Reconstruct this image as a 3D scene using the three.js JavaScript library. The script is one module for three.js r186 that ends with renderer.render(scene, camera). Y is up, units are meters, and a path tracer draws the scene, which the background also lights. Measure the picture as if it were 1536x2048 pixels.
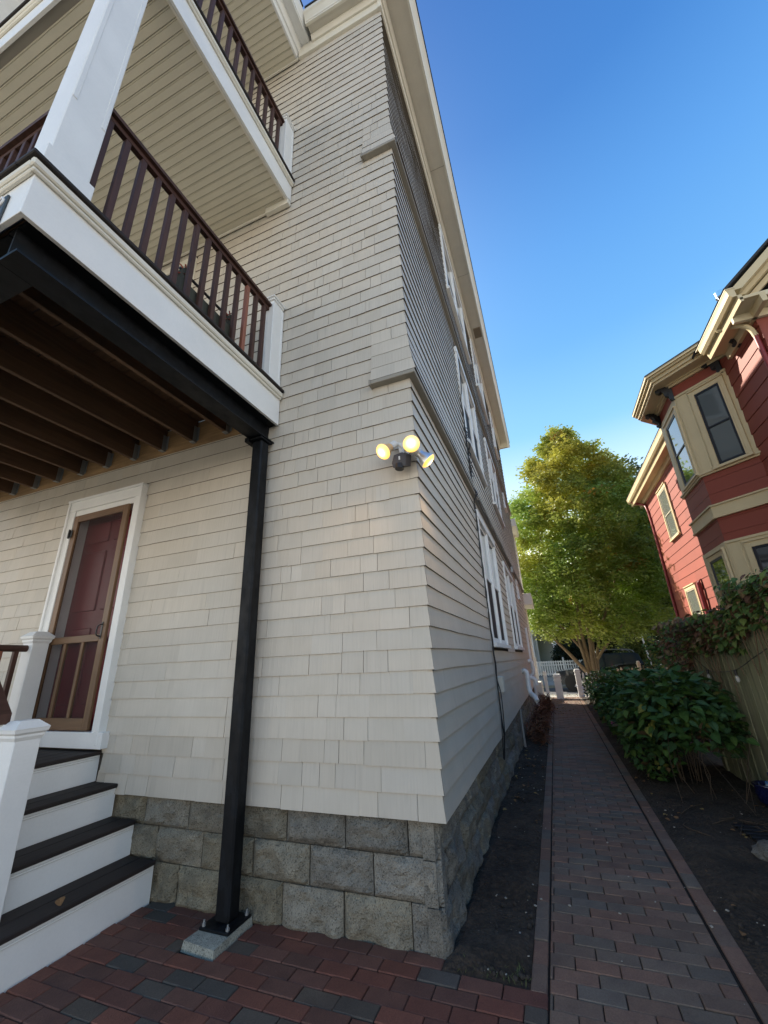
import * as THREE from 'three';
import { mergeGeometries } from 'three/addons/utils/BufferGeometryUtils.js';

// ---------------------------------------------------------------- camera, sky, sun, exposure
const scene = new THREE.Scene();
const camera = new THREE.PerspectiveCamera(103.27, 0.75, 0.05, 1500);
camera.rotation.order = 'YXZ';
camera.position.set(0.796, 1.5, 2.751);
camera.rotation.set(0.355504, 0.362099, -0.045938);
camera.updateMatrixWorld();
const EXPOSURE = 2.35;
const SUN = new THREE.Vector3(-1, .95, -0.78).normalize();
{
  const W = 512, H = 256, data = new Float32Array(W * H * 4);
  // radiance of a clear autumn sky by elevation (degrees), as it shows at the picture's exposure; low bands raised and warmed to fill the shaded walls
  const stops = [[0, 3.3, 2.95, 2.5], [8, 2.4, 2.3, 2.15], [18, .95, 1.2, 1.48], [28, .33, .72, 1.14], [38, .19, .52, 1.01], [48, .135, .41, .91], [60, .07, .26, .70], [75, .045, .18, .56], [90, .04, .16, .5]];
  const d = new THREE.Vector3();
  for (let j = 0; j < H; j++) for (let i = 0; i < W; i++) {
    const el = ((j + .5) / H - .5) * Math.PI, az = ((i + .5) / W - .5) * 2 * Math.PI;
    d.set(Math.cos(el) * Math.cos(az), Math.sin(el), Math.cos(el) * Math.sin(az));
    const e = el * 180 / Math.PI; let c;
    if (e <= 0) { const k = Math.min(1, -e / 6); c = [3.3 + (.5 - 3.3) * k, 2.95 + (.47 - 2.95) * k, 2.5 + (.42 - 2.5) * k]; }
    else { let k = 1; while (stops[k][0] < e && k < stops.length - 1) k++; const a = stops[k - 1], b = stops[k], t = (e - a[0]) / (b[0] - a[0]); c = [1, 2, 3].map(q => a[q] + (b[q] - a[q]) * t); }
    const ang = Math.acos(Math.min(1, d.dot(SUN))) * 180 / Math.PI, glow = e > -3 ? .9 * Math.exp(-Math.pow(ang / 24, 2)) : 0;
    const o = (j * W + i) * 4;
    data[o] = (c[0] + glow) / EXPOSURE; data[o + 1] = (c[1] + glow) / EXPOSURE; data[o + 2] = (c[2] + glow) / EXPOSURE; data[o + 3] = 1;
  }
  const t = new THREE.DataTexture(data, W, H, THREE.RGBAFormat, THREE.FloatType);
  t.mapping = THREE.EquirectangularReflectionMapping; t.magFilter = THREE.LinearFilter; t.minFilter = THREE.LinearFilter; t.needsUpdate = true;
  scene.background = t; scene.environment = t;
}
const sun = new THREE.DirectionalLight(new THREE.Color(1, .92, .78), 5);
sun.position.copy(SUN).multiplyScalar(80); sun.castShadow = true;
Object.assign(sun.shadow.camera, { left: -40, right: 40, top: 40, bottom: -40, near: 1, far: 200 });
sun.shadow.mapSize.set(4096, 4096);
scene.add(sun);
const renderer = new THREE.WebGLRenderer({ antialias: true });
renderer.setSize(768, 1024);
renderer.toneMapping = THREE.LinearToneMapping;
renderer.toneMappingExposure = EXPOSURE;
renderer.shadowMap.enabled = true;

// ---------------------------------------------------------------- helpers
let seed = 12345;
function rnd() { seed |= 0; seed = seed + 0x6D2B79F5 | 0; let t = Math.imul(seed ^ seed >>> 15, 1 | seed); t = t + Math.imul(t ^ t >>> 7, 61 | t) ^ t; return ((t ^ t >>> 14) >>> 0) / 4294967296; }
const R = (a, b) => a + (b - a) * rnd();
const pick = a => a[Math.floor(rnd() * a.length)];
const used = {};
function numbered(n) { used[n] = (used[n] ?? -1) + 1; return used[n] ? n + '_' + String(used[n]).padStart(3, '0') : n; }
function shade(o) { o.castShadow = true; o.receiveShadow = true; return o; }
function tag(o, label, category, group, kind) { if (label) o.userData.label = label; if (category) o.userData.category = category; if (group) o.userData.group = group; if (kind) o.userData.kind = kind; return o; }
function thing(name, label, category, pos = [0, 0, 0], group) { const o = new THREE.Group(); o.name = numbered(name); o.position.set(...pos); scene.add(o); return tag(o, label, category, group); }
function part(parent, name, geo, mat, kind) { const m = shade(new THREE.Mesh(Array.isArray(geo) ? merge(geo) : geo, mat)); m.name = parent === scene ? numbered(name) : name; if (kind) m.userData.kind = kind; parent.add(m); return m; }
function sub(parent, name, label) { const g = new THREE.Group(); g.name = name; if (label) g.userData.label = label; parent.add(g); return g; }
function struct(name, geo, mat) { const m = part(scene, name, geo, mat); m.userData.kind = 'structure'; return m; }
function NI(g) { if (g.index) g = g.toNonIndexed(); return g; }
function merge(list) {
  const col = list.some(g => g.attributes.color);
  list = list.map(g => { g = NI(g); for (const k of Object.keys(g.attributes)) if (!['position', 'normal', 'uv', 'color'].includes(k)) g.deleteAttribute(k); if (!g.attributes.uv) uvw(g); if (col && !g.attributes.color) tint(g, 1, 1, 1); return g; });
  return list.length === 1 ? list[0] : mergeGeometries(list);
}
function tint(g, r, gg, b) { const n = g.attributes.position.count, a = new Float32Array(n * 3); for (let i = 0; i < n; i++) { a[3 * i] = r; a[3 * i + 1] = gg; a[3 * i + 2] = b; } g.setAttribute('color', new THREE.BufferAttribute(a, 3)); return g; }
// uv in metres: v runs along the grain axis
function uvw(g, grain = 1, ou = 0, ov = 0) {
  const p = g.attributes.position, n = g.attributes.normal, uv = new Float32Array(p.count * 2);
  for (let i = 0; i < p.count; i++) {
    const N = [Math.abs(n.getX(i)), Math.abs(n.getY(i)), Math.abs(n.getZ(i))], P = [p.getX(i), p.getY(i), p.getZ(i)];
    const a = N[0] >= N[1] && N[0] >= N[2] ? 0 : N[1] >= N[2] ? 1 : 2;
    const t = [0, 1, 2].filter(k => k !== a); let u, v;
    if (t.includes(grain)) { v = P[grain]; u = P[t.find(k => k !== grain)]; } else { u = P[t[0]]; v = P[t[1]]; }
    uv[2 * i] = u + ou; uv[2 * i + 1] = v + ov;
  }
  g.setAttribute('uv', new THREE.BufferAttribute(uv, 2)); return g;
}
function fromTris(pos) { const g = new THREE.BufferGeometry(); g.setAttribute('position', new THREE.BufferAttribute(new Float32Array(pos), 3)); g.computeVertexNormals(); return g; }
const quad = (o, a, b, c, d) => o.push(...a, ...b, ...c, ...a, ...c, ...d);
// chamfered box spanning [x0,x1]x[y0,y1]x[z0,z1]
function cb(x0, x1, y0, y1, z0, z1, c = .004, grain = 1, ou = 0, ov = 0) {
  if (x1 < x0) [x0, x1] = [x1, x0]; if (y1 < y0) [y0, y1] = [y1, y0]; if (z1 < z0) [z0, z1] = [z1, z0];
  c = Math.min(c, (x1 - x0) * .45, (y1 - y0) * .45, (z1 - z0) * .45);
  const lo = [x0, y0, z0], hi = [x1, y1, z1], o = [];
  const V = (s, a) => s.map((q, k) => k === a ? (q > 0 ? hi[k] : lo[k]) : (q > 0 ? hi[k] - c : lo[k] + c));
  const Q = (a, b, cc, d, out) => { const e1 = sub3(b, a), e2 = sub3(cc, a), n = cross(e1, e2); if (n[0] * out[0] + n[1] * out[1] + n[2] * out[2] < 0) quad(o, a, d, cc, b); else quad(o, a, b, cc, d); };
  for (let a = 0; a < 3; a++) { const b = (a + 1) % 3, d = (a + 2) % 3; for (const s of [-1, 1]) { const v = (p, q) => { const k = [0, 0, 0]; k[a] = s; k[b] = p; k[d] = q; return V(k, a); }; const out = [0, 0, 0]; out[a] = s; Q(v(-1, -1), v(1, -1), v(1, 1), v(-1, 1), out); } }
  for (let a = 0; a < 3; a++) { const b = (a + 1) % 3, d = (a + 2) % 3; for (const p of [-1, 1]) for (const q of [-1, 1]) { const v = (s, f) => { const k = [0, 0, 0]; k[a] = s; k[b] = p; k[d] = q; return V(k, f); }; const out = [0, 0, 0]; out[b] = p; out[d] = q; Q(v(-1, b), v(1, b), v(1, d), v(-1, d), out); } }
  for (const p of [-1, 1]) for (const q of [-1, 1]) for (const s of [-1, 1]) { const k = [p, q, s], A = V(k, 0), B = V(k, 1), C = V(k, 2), n = cross(sub3(B, A), sub3(C, A)); if (n[0] * p + n[1] * q + n[2] * s < 0) o.push(...A, ...C, ...B); else o.push(...A, ...B, ...C); }
  return uvw(fromTris(o), grain, ou, ov);
}
const sub3 = (a, b) => [a[0] - b[0], a[1] - b[1], a[2] - b[2]];
const cross = (a, b) => [a[1] * b[2] - a[2] * b[1], a[2] * b[0] - a[0] * b[2], a[0] * b[1] - a[1] * b[0]];
function bx(x0, x1, y0, y1, z0, z1, grain = 1) { const g = NI(new THREE.BoxGeometry(Math.abs(x1 - x0), Math.abs(y1 - y0), Math.abs(z1 - z0))); g.translate((x0 + x1) / 2, (y0 + y1) / 2, (z0 + z1) / 2); return uvw(g, grain); }
function tube(pts, r, seg = 24, rs = 8, closed = false) { const g = NI(new THREE.TubeGeometry(new THREE.CatmullRomCurve3(pts.map(p => new THREE.Vector3(...p)), closed, 'centripetal'), seg, r, rs, closed)); return g; }
function cyl(r0, r1, a, b, seg = 16, open = false) { // from a (radius r0) to b (radius r1)
  const A = new THREE.Vector3(...a), B = new THREE.Vector3(...b), L = A.distanceTo(B); const g = NI(new THREE.CylinderGeometry(r1, r0, L, seg, 1, open));
  g.applyQuaternion(new THREE.Quaternion().setFromUnitVectors(new THREE.Vector3(0, 1, 0), B.clone().sub(A).normalize())); const m = A.add(B).multiplyScalar(.5); return g.translate(m.x, m.y, m.z);
}
// prism: polygon of [a,b] points swept along an axis; map(a,b,t) -> [x,y,z]
function prism(poly, t0, t1, map) {
  const sh = new THREE.Shape(poly.map(p => new THREE.Vector2(...p))), tr = THREE.ShapeUtils.triangulateShape(poly.map(p => new THREE.Vector2(...p)), []), o = [];
  const area = THREE.ShapeUtils.area(poly.map(p => new THREE.Vector2(...p))); const P = area > 0 ? poly : [...poly].reverse(); const T = area > 0 ? tr : THREE.ShapeUtils.triangulateShape(P.map(p => new THREE.Vector2(...p)), []);
  for (let i = 0; i < P.length; i++) { const a = P[i], b = P[(i + 1) % P.length]; quad(o, map(a[0], a[1], t0), map(b[0], b[1], t0), map(b[0], b[1], t1), map(a[0], a[1], t1)); }
  for (const f of T) { o.push(...map(...P[f[0]], t1), ...map(...P[f[1]], t1), ...map(...P[f[2]], t1)); o.push(...map(...P[f[0]], t0), ...map(...P[f[2]], t0), ...map(...P[f[1]], t0)); }
  // consistent outward winding check by handedness of the map
  const e = map(1, 0, 0), f = map(0, 1, 0), z = map(0, 0, 0), w = map(0, 0, 1); const n = cross(sub3(e, z), sub3(f, z)), k = sub3(w, z);
  if ((n[0] * k[0] + n[1] * k[1] + n[2] * k[2]) * Math.sign(t1 - t0) < 0) for (let i = 0; i < o.length; i += 9) for (let q = 0; q < 3; q++) [o[i + 3 + q], o[i + 6 + q]] = [o[i + 6 + q], o[i + 3 + q]];
  return uvw(fromTris(o));
}

// ---------------------------------------------------------------- procedural textures
const lat = {};
function pn(x, y, px, py, s) { // periodic value noise
  const k = px + '_' + py + '_' + s; let L = lat[k]; if (!L) { L = lat[k] = new Float32Array(px * py); let q = s * 7919 + px * 31 + py; for (let i = 0; i < L.length; i++) { q = Math.imul(q ^ q >>> 15, 2246822519) + 3266489917 | 0; L[i] = ((Math.imul(q ^ q >>> 13, 668265263) >>> 0) % 65536) / 65536; } }
  const xi = Math.floor(x), yi = Math.floor(y), fx = x - xi, fy = y - yi, u = fx * fx * (3 - 2 * fx), v = fy * fy * (3 - 2 * fy), m = (a, n) => ((a % n) + n) % n;
  const a = L[m(yi, py) * px + m(xi, px)], b = L[m(yi, py) * px + m(xi + 1, px)], c = L[m(yi + 1, py) * px + m(xi, px)], d = L[m(yi + 1, py) * px + m(xi + 1, px)];
  return a + (b - a) * u + (c - a) * v + (a - b - c + d) * u * v;
}
function fbm(u, v, px, py, s, oct = 4) { let a = 0, w = .5, t = 0; for (let o = 0; o < oct; o++) { a += w * pn(u * px, v * py, px, py, s + o); t += w; w *= .5; px *= 2; py *= 2; } return a / t; }
function tex(w, h, size, fn, srgb = false) { // fn(u,v) -> grey or [r,g,b], 0..1
  const d = new Uint8Array(w * h * 4);
  for (let j = 0; j < h; j++) for (let i = 0; i < w; i++) { let c = fn((i + .5) / w, (j + .5) / h); if (typeof c === 'number') c = [c, c, c]; const o = (j * w + i) * 4; for (let k = 0; k < 3; k++) d[o + k] = Math.max(0, Math.min(255, c[k] * 255)); d[o + 3] = 255; }
  const t = new THREE.DataTexture(d, w, h); t.wrapS = t.wrapT = THREE.RepeatWrapping; t.magFilter = THREE.LinearFilter; t.minFilter = THREE.LinearMipmapLinearFilter; t.generateMipmaps = true; t.repeat.set(1 / size, 1 / size); if (srgb) t.colorSpace = THREE.SRGBColorSpace; t.needsUpdate = true; return t;
}
const T = {};
// painted shingle: fine vertical grain, faint streaks and dirt (size 1.2 m)
{ const grain = (u, v) => .55 * pn(u * 160, v * 6, 160, 6, 1) + .3 * pn(u * 300, v * 10, 300, 10, 2) + .15 * fbm(u, v, 24, 24, 3);
  T.shingle = tex(512, 512, 1.2, (u, v) => { const g = grain(u, v), d = fbm(u, v, 5, 4, 8), s = pn(u * 60, v * 3, 60, 3, 12); const k = .86 + .08 * g + .13 * (d - .5) - (s > .82 ? (s - .82) * .5 : 0); return [k, k, k * (.985 + .02 * d)]; });
  T.shingleB = tex(512, 512, 1.2, (u, v) => grain(u, v)); }
// bare or stained wood, grain along v (size 1 m)
{ const w = (u, v) => { const k = u + .03 * fbm(u, v, 4, 2, 20); return .5 * pn(k * 48, v * 3, 48, 3, 21) + .3 * pn(k * 120, v * 5, 120, 5, 22) + .2 * pn(k * 250, v * 12, 250, 12, 23); };
  T.wood = tex(512, 512, 1, (u, v) => { const g = w(u, v), d = fbm(u, v, 4, 3, 24); const k = .45 + .5 * g + .25 * (d - .5); return [k, k * .97, k * .93]; });
  T.woodB = tex(512, 512, 1, (u, v) => w(u, v)); }
// weathered fence wood: dark cracks along the grain (size 1 m)
{ const w = (u, v) => { const k = u + .02 * fbm(u, v, 3, 2, 30); return .5 * pn(k * 60, v * 2, 60, 2, 31) + .5 * pn(k * 140, v * 4, 140, 4, 32); };
  T.fence = tex(512, 512, 1, (u, v) => { const g = w(u, v), d = fbm(u, v, 5, 2, 33), l = fbm(u, v, 7, 5, 36); let k = .62 + .3 * g + .3 * (d - .5); if (g < .32) k *= .35 + g * 2; return [k * (1 - .12 * l), k, k * (.92 - .2 * l)]; });
  T.fenceB = tex(512, 512, 1, (u, v) => w(u, v)); }
// rough stone with specks (size .6 m)
T.stone = tex(512, 512, .6, (u, v) => { const d = fbm(u, v, 5, 5, 40), s = pn(u * 130, v * 130, 130, 130, 41), f = pn(u * 250, v * 250, 250, 250, 45), b = fbm(u, v, 14, 14, 44); let k = .66 + .5 * (d - .5) + .34 * (b - .5) + .3 * (f - .5); if (s > .76) k *= .5; else if (s < .14) k *= 1.25; return [k, k * (.985 - .03 * d), k * (.95 - .09 * d)]; });
T.stoneB = tex(512, 512, .6, (u, v) => .5 * fbm(u, v, 14, 14, 42) + .5 * fbm(u, v, 70, 70, 43, 2));
// clay brick (size .5 m)
T.brick = tex(256, 256, .5, (u, v) => { const d = fbm(u, v, 5, 5, 50), s = pn(u * 110, v * 110, 110, 110, 51); let k = .72 + .35 * (d - .5) + .22 * (s - .5); return [k, k * (.97 + .06 * d), k]; });
T.brickB = tex(256, 256, .5, (u, v) => .4 * fbm(u, v, 10, 10, 52) + .6 * pn(u * 128, v * 128, 128, 128, 53));
// soil (size 1.5 m)
T.soil = tex(512, 512, 1.5, (u, v) => { const d = fbm(u, v, 6, 6, 60), s = pn(u * 200, v * 200, 200, 200, 61), c = fbm(u, v, 50, 50, 62, 2); let k = .5 + .5 * (d - .5) + .5 * (c - .5); let r = [k, k * .88, k * .76]; if (s > .955) r = [1, .95, .85]; else if (s < .05) r = [k * .4, k * .35, k * .3]; return r; });
T.soilB = tex(512, 512, 1.5, (u, v) => .5 * fbm(u, v, 16, 16, 63) + .5 * fbm(u, v, 90, 90, 64, 2));
// asphalt / concrete (size 2 m)
T.asphalt = tex(512, 512, 2, (u, v) => .7 + .3 * (fbm(u, v, 5, 5, 70) - .5) + .3 * (pn(u * 256, v * 256, 256, 256, 71) - .5));
// white painted trim: faint roller marks and grime (size 1 m)
T.paint = tex(256, 256, 1, (u, v) => { const d = fbm(u, v, 4, 4, 80); const k = .94 + .13 * (d - .5) + .03 * (pn(u * 128, v * 128, 128, 128, 81) - .5); return [k, k, k * .99]; });
T.paintB = tex(256, 256, 1, (u, v) => .7 * fbm(u, v, 30, 30, 82, 3) + .3 * pn(u * 6, v * 120, 6, 120, 83));
// worn black paint on steel (size .5 m)
T.steel = tex(256, 256, .5, (u, v) => { const s = fbm(u, v, 9, 4, 90, 5); return s > .66 ? 1 : .55 + .3 * (fbm(u, v, 5, 5, 91) - .5); });
T.steelR = tex(256, 256, .5, (u, v) => .38 + .35 * fbm(u, v, 12, 12, 92));
T.leaf = tex(64, 64, 1, (u, v) => .8 + .3 * (pn(u * 8, v * 16, 8, 16, 95) - .5) + (Math.abs(u - .5) < .03 ? .2 : 0));

const C = (r, g, b) => new THREE.Color().setRGB(r, g, b);
const std = (o) => new THREE.MeshStandardMaterial(o);
const M = {
  shingle: std({ color: C(1, 1, 1), map: T.shingle, bumpMap: T.shingleB, bumpScale: .0022, roughness: .62, vertexColors: true }),
  clap: std({ color: C(1, 1, 1), map: T.shingle, bumpMap: T.shingleB, bumpScale: .002, roughness: .5, vertexColors: true }),
  white: std({ color: C(.86, .86, .845), map: T.paint, bumpMap: T.paintB, bumpScale: .0008, roughness: .45 }),
  cream: std({ color: C(.80, .76, .66), map: T.paint, bumpMap: T.paintB, bumpScale: .0008, roughness: .5 }),
  soffit: std({ color: C(.70, .65, .55), map: T.paint, bumpMap: T.paintB, bumpScale: .001, roughness: .6 }),
  bead: std({ color: C(.74, .69, .56), map: T.paint, bumpMap: T.paintB, bumpScale: .0006, roughness: .5 }),
  bandtrim: std({ color: C(.33, .30, .25), map: T.paint, roughness: .6 }),
  dark: std({ color: C(.012, .012, .013), roughness: .6 }),
  shadowgap: std({ color: C(.03, .028, .025), roughness: .9 }),
  mahogany: new THREE.MeshPhysicalMaterial({ color: C(.10, .05, .038), map: T.wood, bumpMap: T.woodB, bumpScale: .0012, roughness: .55, specularIntensity: .5 }),
  mahoganyRed: std({ color: C(.36, .13, .075), map: T.wood, bumpMap: T.woodB, bumpScale: .0012, roughness: .5 }),
  decking: std({ color: C(.026, .018, .016), map: T.wood, bumpMap: T.woodB, bumpScale: .0015, roughness: .75 }),
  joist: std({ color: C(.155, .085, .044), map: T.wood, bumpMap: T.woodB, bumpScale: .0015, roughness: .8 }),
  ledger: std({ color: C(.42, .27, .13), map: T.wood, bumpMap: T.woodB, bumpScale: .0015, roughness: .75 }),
  galv: std({ color: C(.35, .37, .38), metalness: .7, roughness: .5 }),
  steel: new THREE.MeshPhysicalMaterial({ specularIntensity: .45, color: C(.007, .009, .012), map: T.steel, roughnessMap: T.steelR, roughness: 1, bumpMap: T.steelR, bumpScale: .001, metalness: .0 }),
  oak: std({ color: C(.23, .128, .062), map: T.wood, bumpMap: T.woodB, bumpScale: .0012, roughness: .5 }),
  reddoor: std({ color: C(.21, .014, .018), map: T.paint, roughness: .35 }),
  screen: std({ color: C(.05, .05, .05), roughness: .9, transparent: true, opacity: .22, side: THREE.DoubleSide }),
  glass: new THREE.MeshPhysicalMaterial({ color: C(.035, .04, .045), roughness: .03, metalness: 0, specularIntensity: 1, ior: 1.6, clearcoat: 1, clearcoatRoughness: .02 }),
  blindglass: new THREE.MeshPhysicalMaterial({ color: C(.16, .17, .15), roughness: .05, clearcoat: 1, clearcoatRoughness: .03 }),
  winscreen: std({ color: C(.012, .012, .014), roughness: .75 }),
  stone: std({ color: C(1, 1, 1), map: T.stone, bumpMap: T.stoneB, bumpScale: .014, roughness: .95, vertexColors: true }),
  mortar: std({ color: C(.085, .08, .07), map: T.stone, roughness: .95 }),
  concrete: std({ color: C(.42, .44, .40), map: T.stone, bumpMap: T.stoneB, bumpScale: .004, roughness: .95 }),
  brick: std({ color: C(1, 1, 1), map: T.brick, bumpMap: T.brickB, bumpScale: .0022, roughness: .8, vertexColors: true }),
  joint: std({ color: C(.035, .03, .027), map: T.soil, roughness: 1 }),
  soil: std({ color: C(.08, .068, .055), map: T.soil, bumpMap: T.soilB, bumpScale: .035, roughness: 1 }),
  yard: std({ color: C(.42, .38, .31), map: T.asphalt, bumpMap: T.soilB, bumpScale: .01, roughness: 1 }),
  asphalt: std({ color: C(.09, .09, .092), map: T.asphalt, roughness: .95 }),
  walk: std({ color: C(.42, .40, .36), map: T.asphalt, roughness: .95 }),
  fence: std({ color: C(1, 1, 1), map: T.fence, bumpMap: T.fenceB, bumpScale: .004, roughness: .9, vertexColors: true }),
  black: std({ color: C(.014, .014, .016), roughness: .45 }),
  plastic: std({ color: C(.62, .60, .56), roughness: .45 }),
  pvc: std({ color: C(.74, .74, .73), roughness: .35 }),
  red: std({ color: C(.27, .058, .034), map: T.paint, bumpMap: T.shingleB, bumpScale: .001, roughness: .6 }),
  redtrim: std({ color: C(.25, .03, .03), roughness: .45 }),
  tan: std({ color: C(.66, .53, .31), map: T.paint, bumpMap: T.paintB, bumpScale: .001, roughness: .5 }),
  tanpale: std({ color: C(.70, .60, .40), map: T.paint, roughness: .5 }),
  roof: std({ color: C(.06, .06, .062), map: T.asphalt, roughness: .95 }),
  chrome: std({ color: C(.85, .86, .87), metalness: 1, roughness: .1 }),
  bark: std({ color: C(.26, .19, .12), map: T.wood, bumpMap: T.woodB, bumpScale: .01, roughness: .95 }),
  whitewood: std({ color: C(.80, .79, .75), map: T.paint, bumpMap: T.woodB, bumpScale: .001, roughness: .6 }),
};
// ---------------------------------------------------------------- ground, street, beds
{
  // one ground sheet along z (profile), dropping to the street and rising beyond it
  const prof = [[400, 0], [9, 0], [-15.7, -.03], [-20.0, -.3], [-20.05, -.46], [-27.4, -.46], [-27.45, -.32], [-29.5, .08], [-60, .3], [-500, 1]], o = [];
  for (let k = 0; k < prof.length - 1; k++) { const [z0, y0] = prof[k], [z1, y1] = prof[k + 1]; quad(o, [-500, y0 - .03, z0], [500, y0 - .03, z0], [500, y1 - .03, z1], [-500, y1 - .03, z1]); }
  struct('ground', uvw(fromTris(o)), M.yard);
  const strip = (name, pts, y, mat, n = 1) => { // y may be a function of z
    const [x0, x1, z0, z1] = pts, a = []; for (let i = 0; i < n; i++) { const za = z0 + (z1 - z0) * i / n, zb = z0 + (z1 - z0) * (i + 1) / n; quad(a, [x0, y(za), za], [x1, y(za), za], [x1, y(zb), zb], [x0, y(zb), zb]); } return struct(name, uvw(fromTris(a)), mat); };
  strip('road', [-300, 300, -20.15, -27.3], () => -.482, M.asphalt);
  strip('pavement', [-300, 300, -15.72, -19.8], z => -.05 + (z + 15.7) * .0628, M.walk);
  strip('far_pavement', [-300, 300, -27.55, -28.6], z => -.32 - (z + 27.55) * .195, M.walk);
  struct('kerb', [cb(-300, 300, -.6, -.30, -20.12, -19.82, .02), cb(-300, 300, -.6, -.33, -27.5, -27.34, .02)], M.concrete);
  // uneven soil in the beds beside the path
  const bed = (name, x0, x1, z0, z1, rise, s0) => {
    const nx = Math.max(4, Math.round((x1 - x0) / .06)), nz = Math.min(170, Math.round(Math.abs(z1 - z0) / .08)), g = NI(new THREE.PlaneGeometry(1, 1, nx, nz)), p = g.attributes.position;
    for (let i = 0; i < p.count; i++) { const u = p.getX(i) + .5, v = p.getY(i) + .5, x = x0 + (x1 - x0) * u, z = z0 + (z1 - z0) * v; const e = Math.min(1, Math.min(u, 1 - u) * 8, Math.abs(z - Math.max(z0, z1)) * 7); const h = fbm(x * .11 + 2, z * .11 + 3, 40, 40, s0, 4) - .5; p.setXYZ(i, x, -.004 + e * (rise + .09 * h), z); }
    g.computeVertexNormals(); return struct(name, uvw(NI(g)), M.soil); };
  bed('soil_bed', -.02, .42, .084, -14.2, .02, 101);
  bed('garden_bed', 1.452, 2.75, 2.6, -14.9, .035, 105);
  bed('side_yard_soil', 2.752, 5.0, 4.0, -14.9, .03, 109);
}
// ---------------------------------------------------------------- brick patio and brick path
const camP = camera.position;
const brickTones = [[.165, .06, .04], [.145, .058, .042], [.18, .067, .044], [.135, .063, .046], [.155, .07, .05], [.09, .076, .062], [.078, .07, .06], [.10, .078, .06]];
const pathTones = [[.225, .13, .09], [.205, .128, .092], [.235, .14, .10], [.195, .135, .10], [.215, .137, .098], [.175, .14, .108], [.155, .13, .105], [.19, .145, .11]];
function brickTone(darkP, dusty) { const bt = dusty ? pathTones : brickTones, t = rnd() < darkP ? bt[5 + Math.floor(rnd() * 3)] : bt[Math.floor(rnd() * 5)], k = R(1.0, 1.34); return t.map(v => v * k); }
function layBricks(owner, list, name) { // list of [x0,x1,z0,z1,darkP]; the 300 nearest are pieces of their own
  const made = list.map(([x0, x1, z0, z1, dp]) => { const h = R(-.003, .003), g = .0018; const geo = cb(x0 + g + R(0, .0015), x1 - g, -.04, h, z0 + g, z1 - g - R(0, .0015), .004, 1, rnd(), rnd()); const p = geo.attributes.position, tx = R(-.008, .008), tz = R(-.012, .012), cx = (x0 + x1) / 2, cz = (z0 + z1) / 2; for (let i = 0; i < p.count; i++) p.setY(i, p.getY(i) + (p.getX(i) - cx) * tx + (p.getZ(i) - cz) * tz); return { geo: tint(geo, ...brickTone(dp, owner.name === 'brick_path')), d: Math.hypot(cx - camP.x, cz - camP.z) }; }).sort((a, b) => a.d - b.d);
  made.slice(0, 300).forEach(b => part(owner, 'brick', b.geo, M.brick));
  if (made.length > 300) part(owner, 'far_bricks', made.slice(300).map(b => b.geo), M.brick, 'stuff');
}
{
  const patio = struct('brick_patio', [bx(-7, -.03, -.06, -.014, .0, 4.2), bx(-.03, .5, -.06, -.014, .09, 4.2)], M.joint);
  const L = [];
  let r = 0;
  for (let z = -.02; z < 1.75; z += .1, r++) { const off = r % 2 ? .0 : .105; for (let x = .087 + off + .42; x > -3.2; x -= .21) { let x0 = x - .21, x1 = Math.min(x, .503); if (x1 - x0 < .03) continue; const z0 = z, z1 = z + .1; if (x0 > -.04 && z0 < .07) continue; if (z0 < 1.2) { x0 = Math.max(x0, -2.128); if (x1 - x0 < .03) continue; } if (x1 > -1.5 && x0 < -1.24 && z0 < .3) { if (x0 > -1.5 && x1 < -1.24) continue; if (x0 > -1.5) x0 = -1.24; else x1 = -1.5; if (x1 - x0 < .03) continue; } if (z1 < 0.03) continue; L.push([x0, x1, z0, z1, .15]); } }
  layBricks(patio, L);
  // path
  const path = struct('brick_path', bx(.41, 1.46, -.06, -.014, 2.6, -15.4), M.joint);
  const P = []; r = 0;
  for (let z = 1.57; z > -15.2; z -= .1, r++) { const off = r % 2 ? 0 : .105; for (let x = .42 + off - .21; x < 1.345; x += .21) { const x0 = Math.max(x, .507), x1 = Math.min(x + .21, 1.345); if (x1 - x0 < .012) continue; P.push([x0, x1, z - .1, z, z > -6 ? .3 : .2]); } }
  for (let z = .09; z > -15.2; z -= .205) P.push([.42, .5, z - .205, z, .3]);
  for (let z = 1.5; z > -15.2; z -= .205) P.push([1.36, 1.455, z - .205, z, .3]);
  layBricks(path, P);
}
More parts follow.
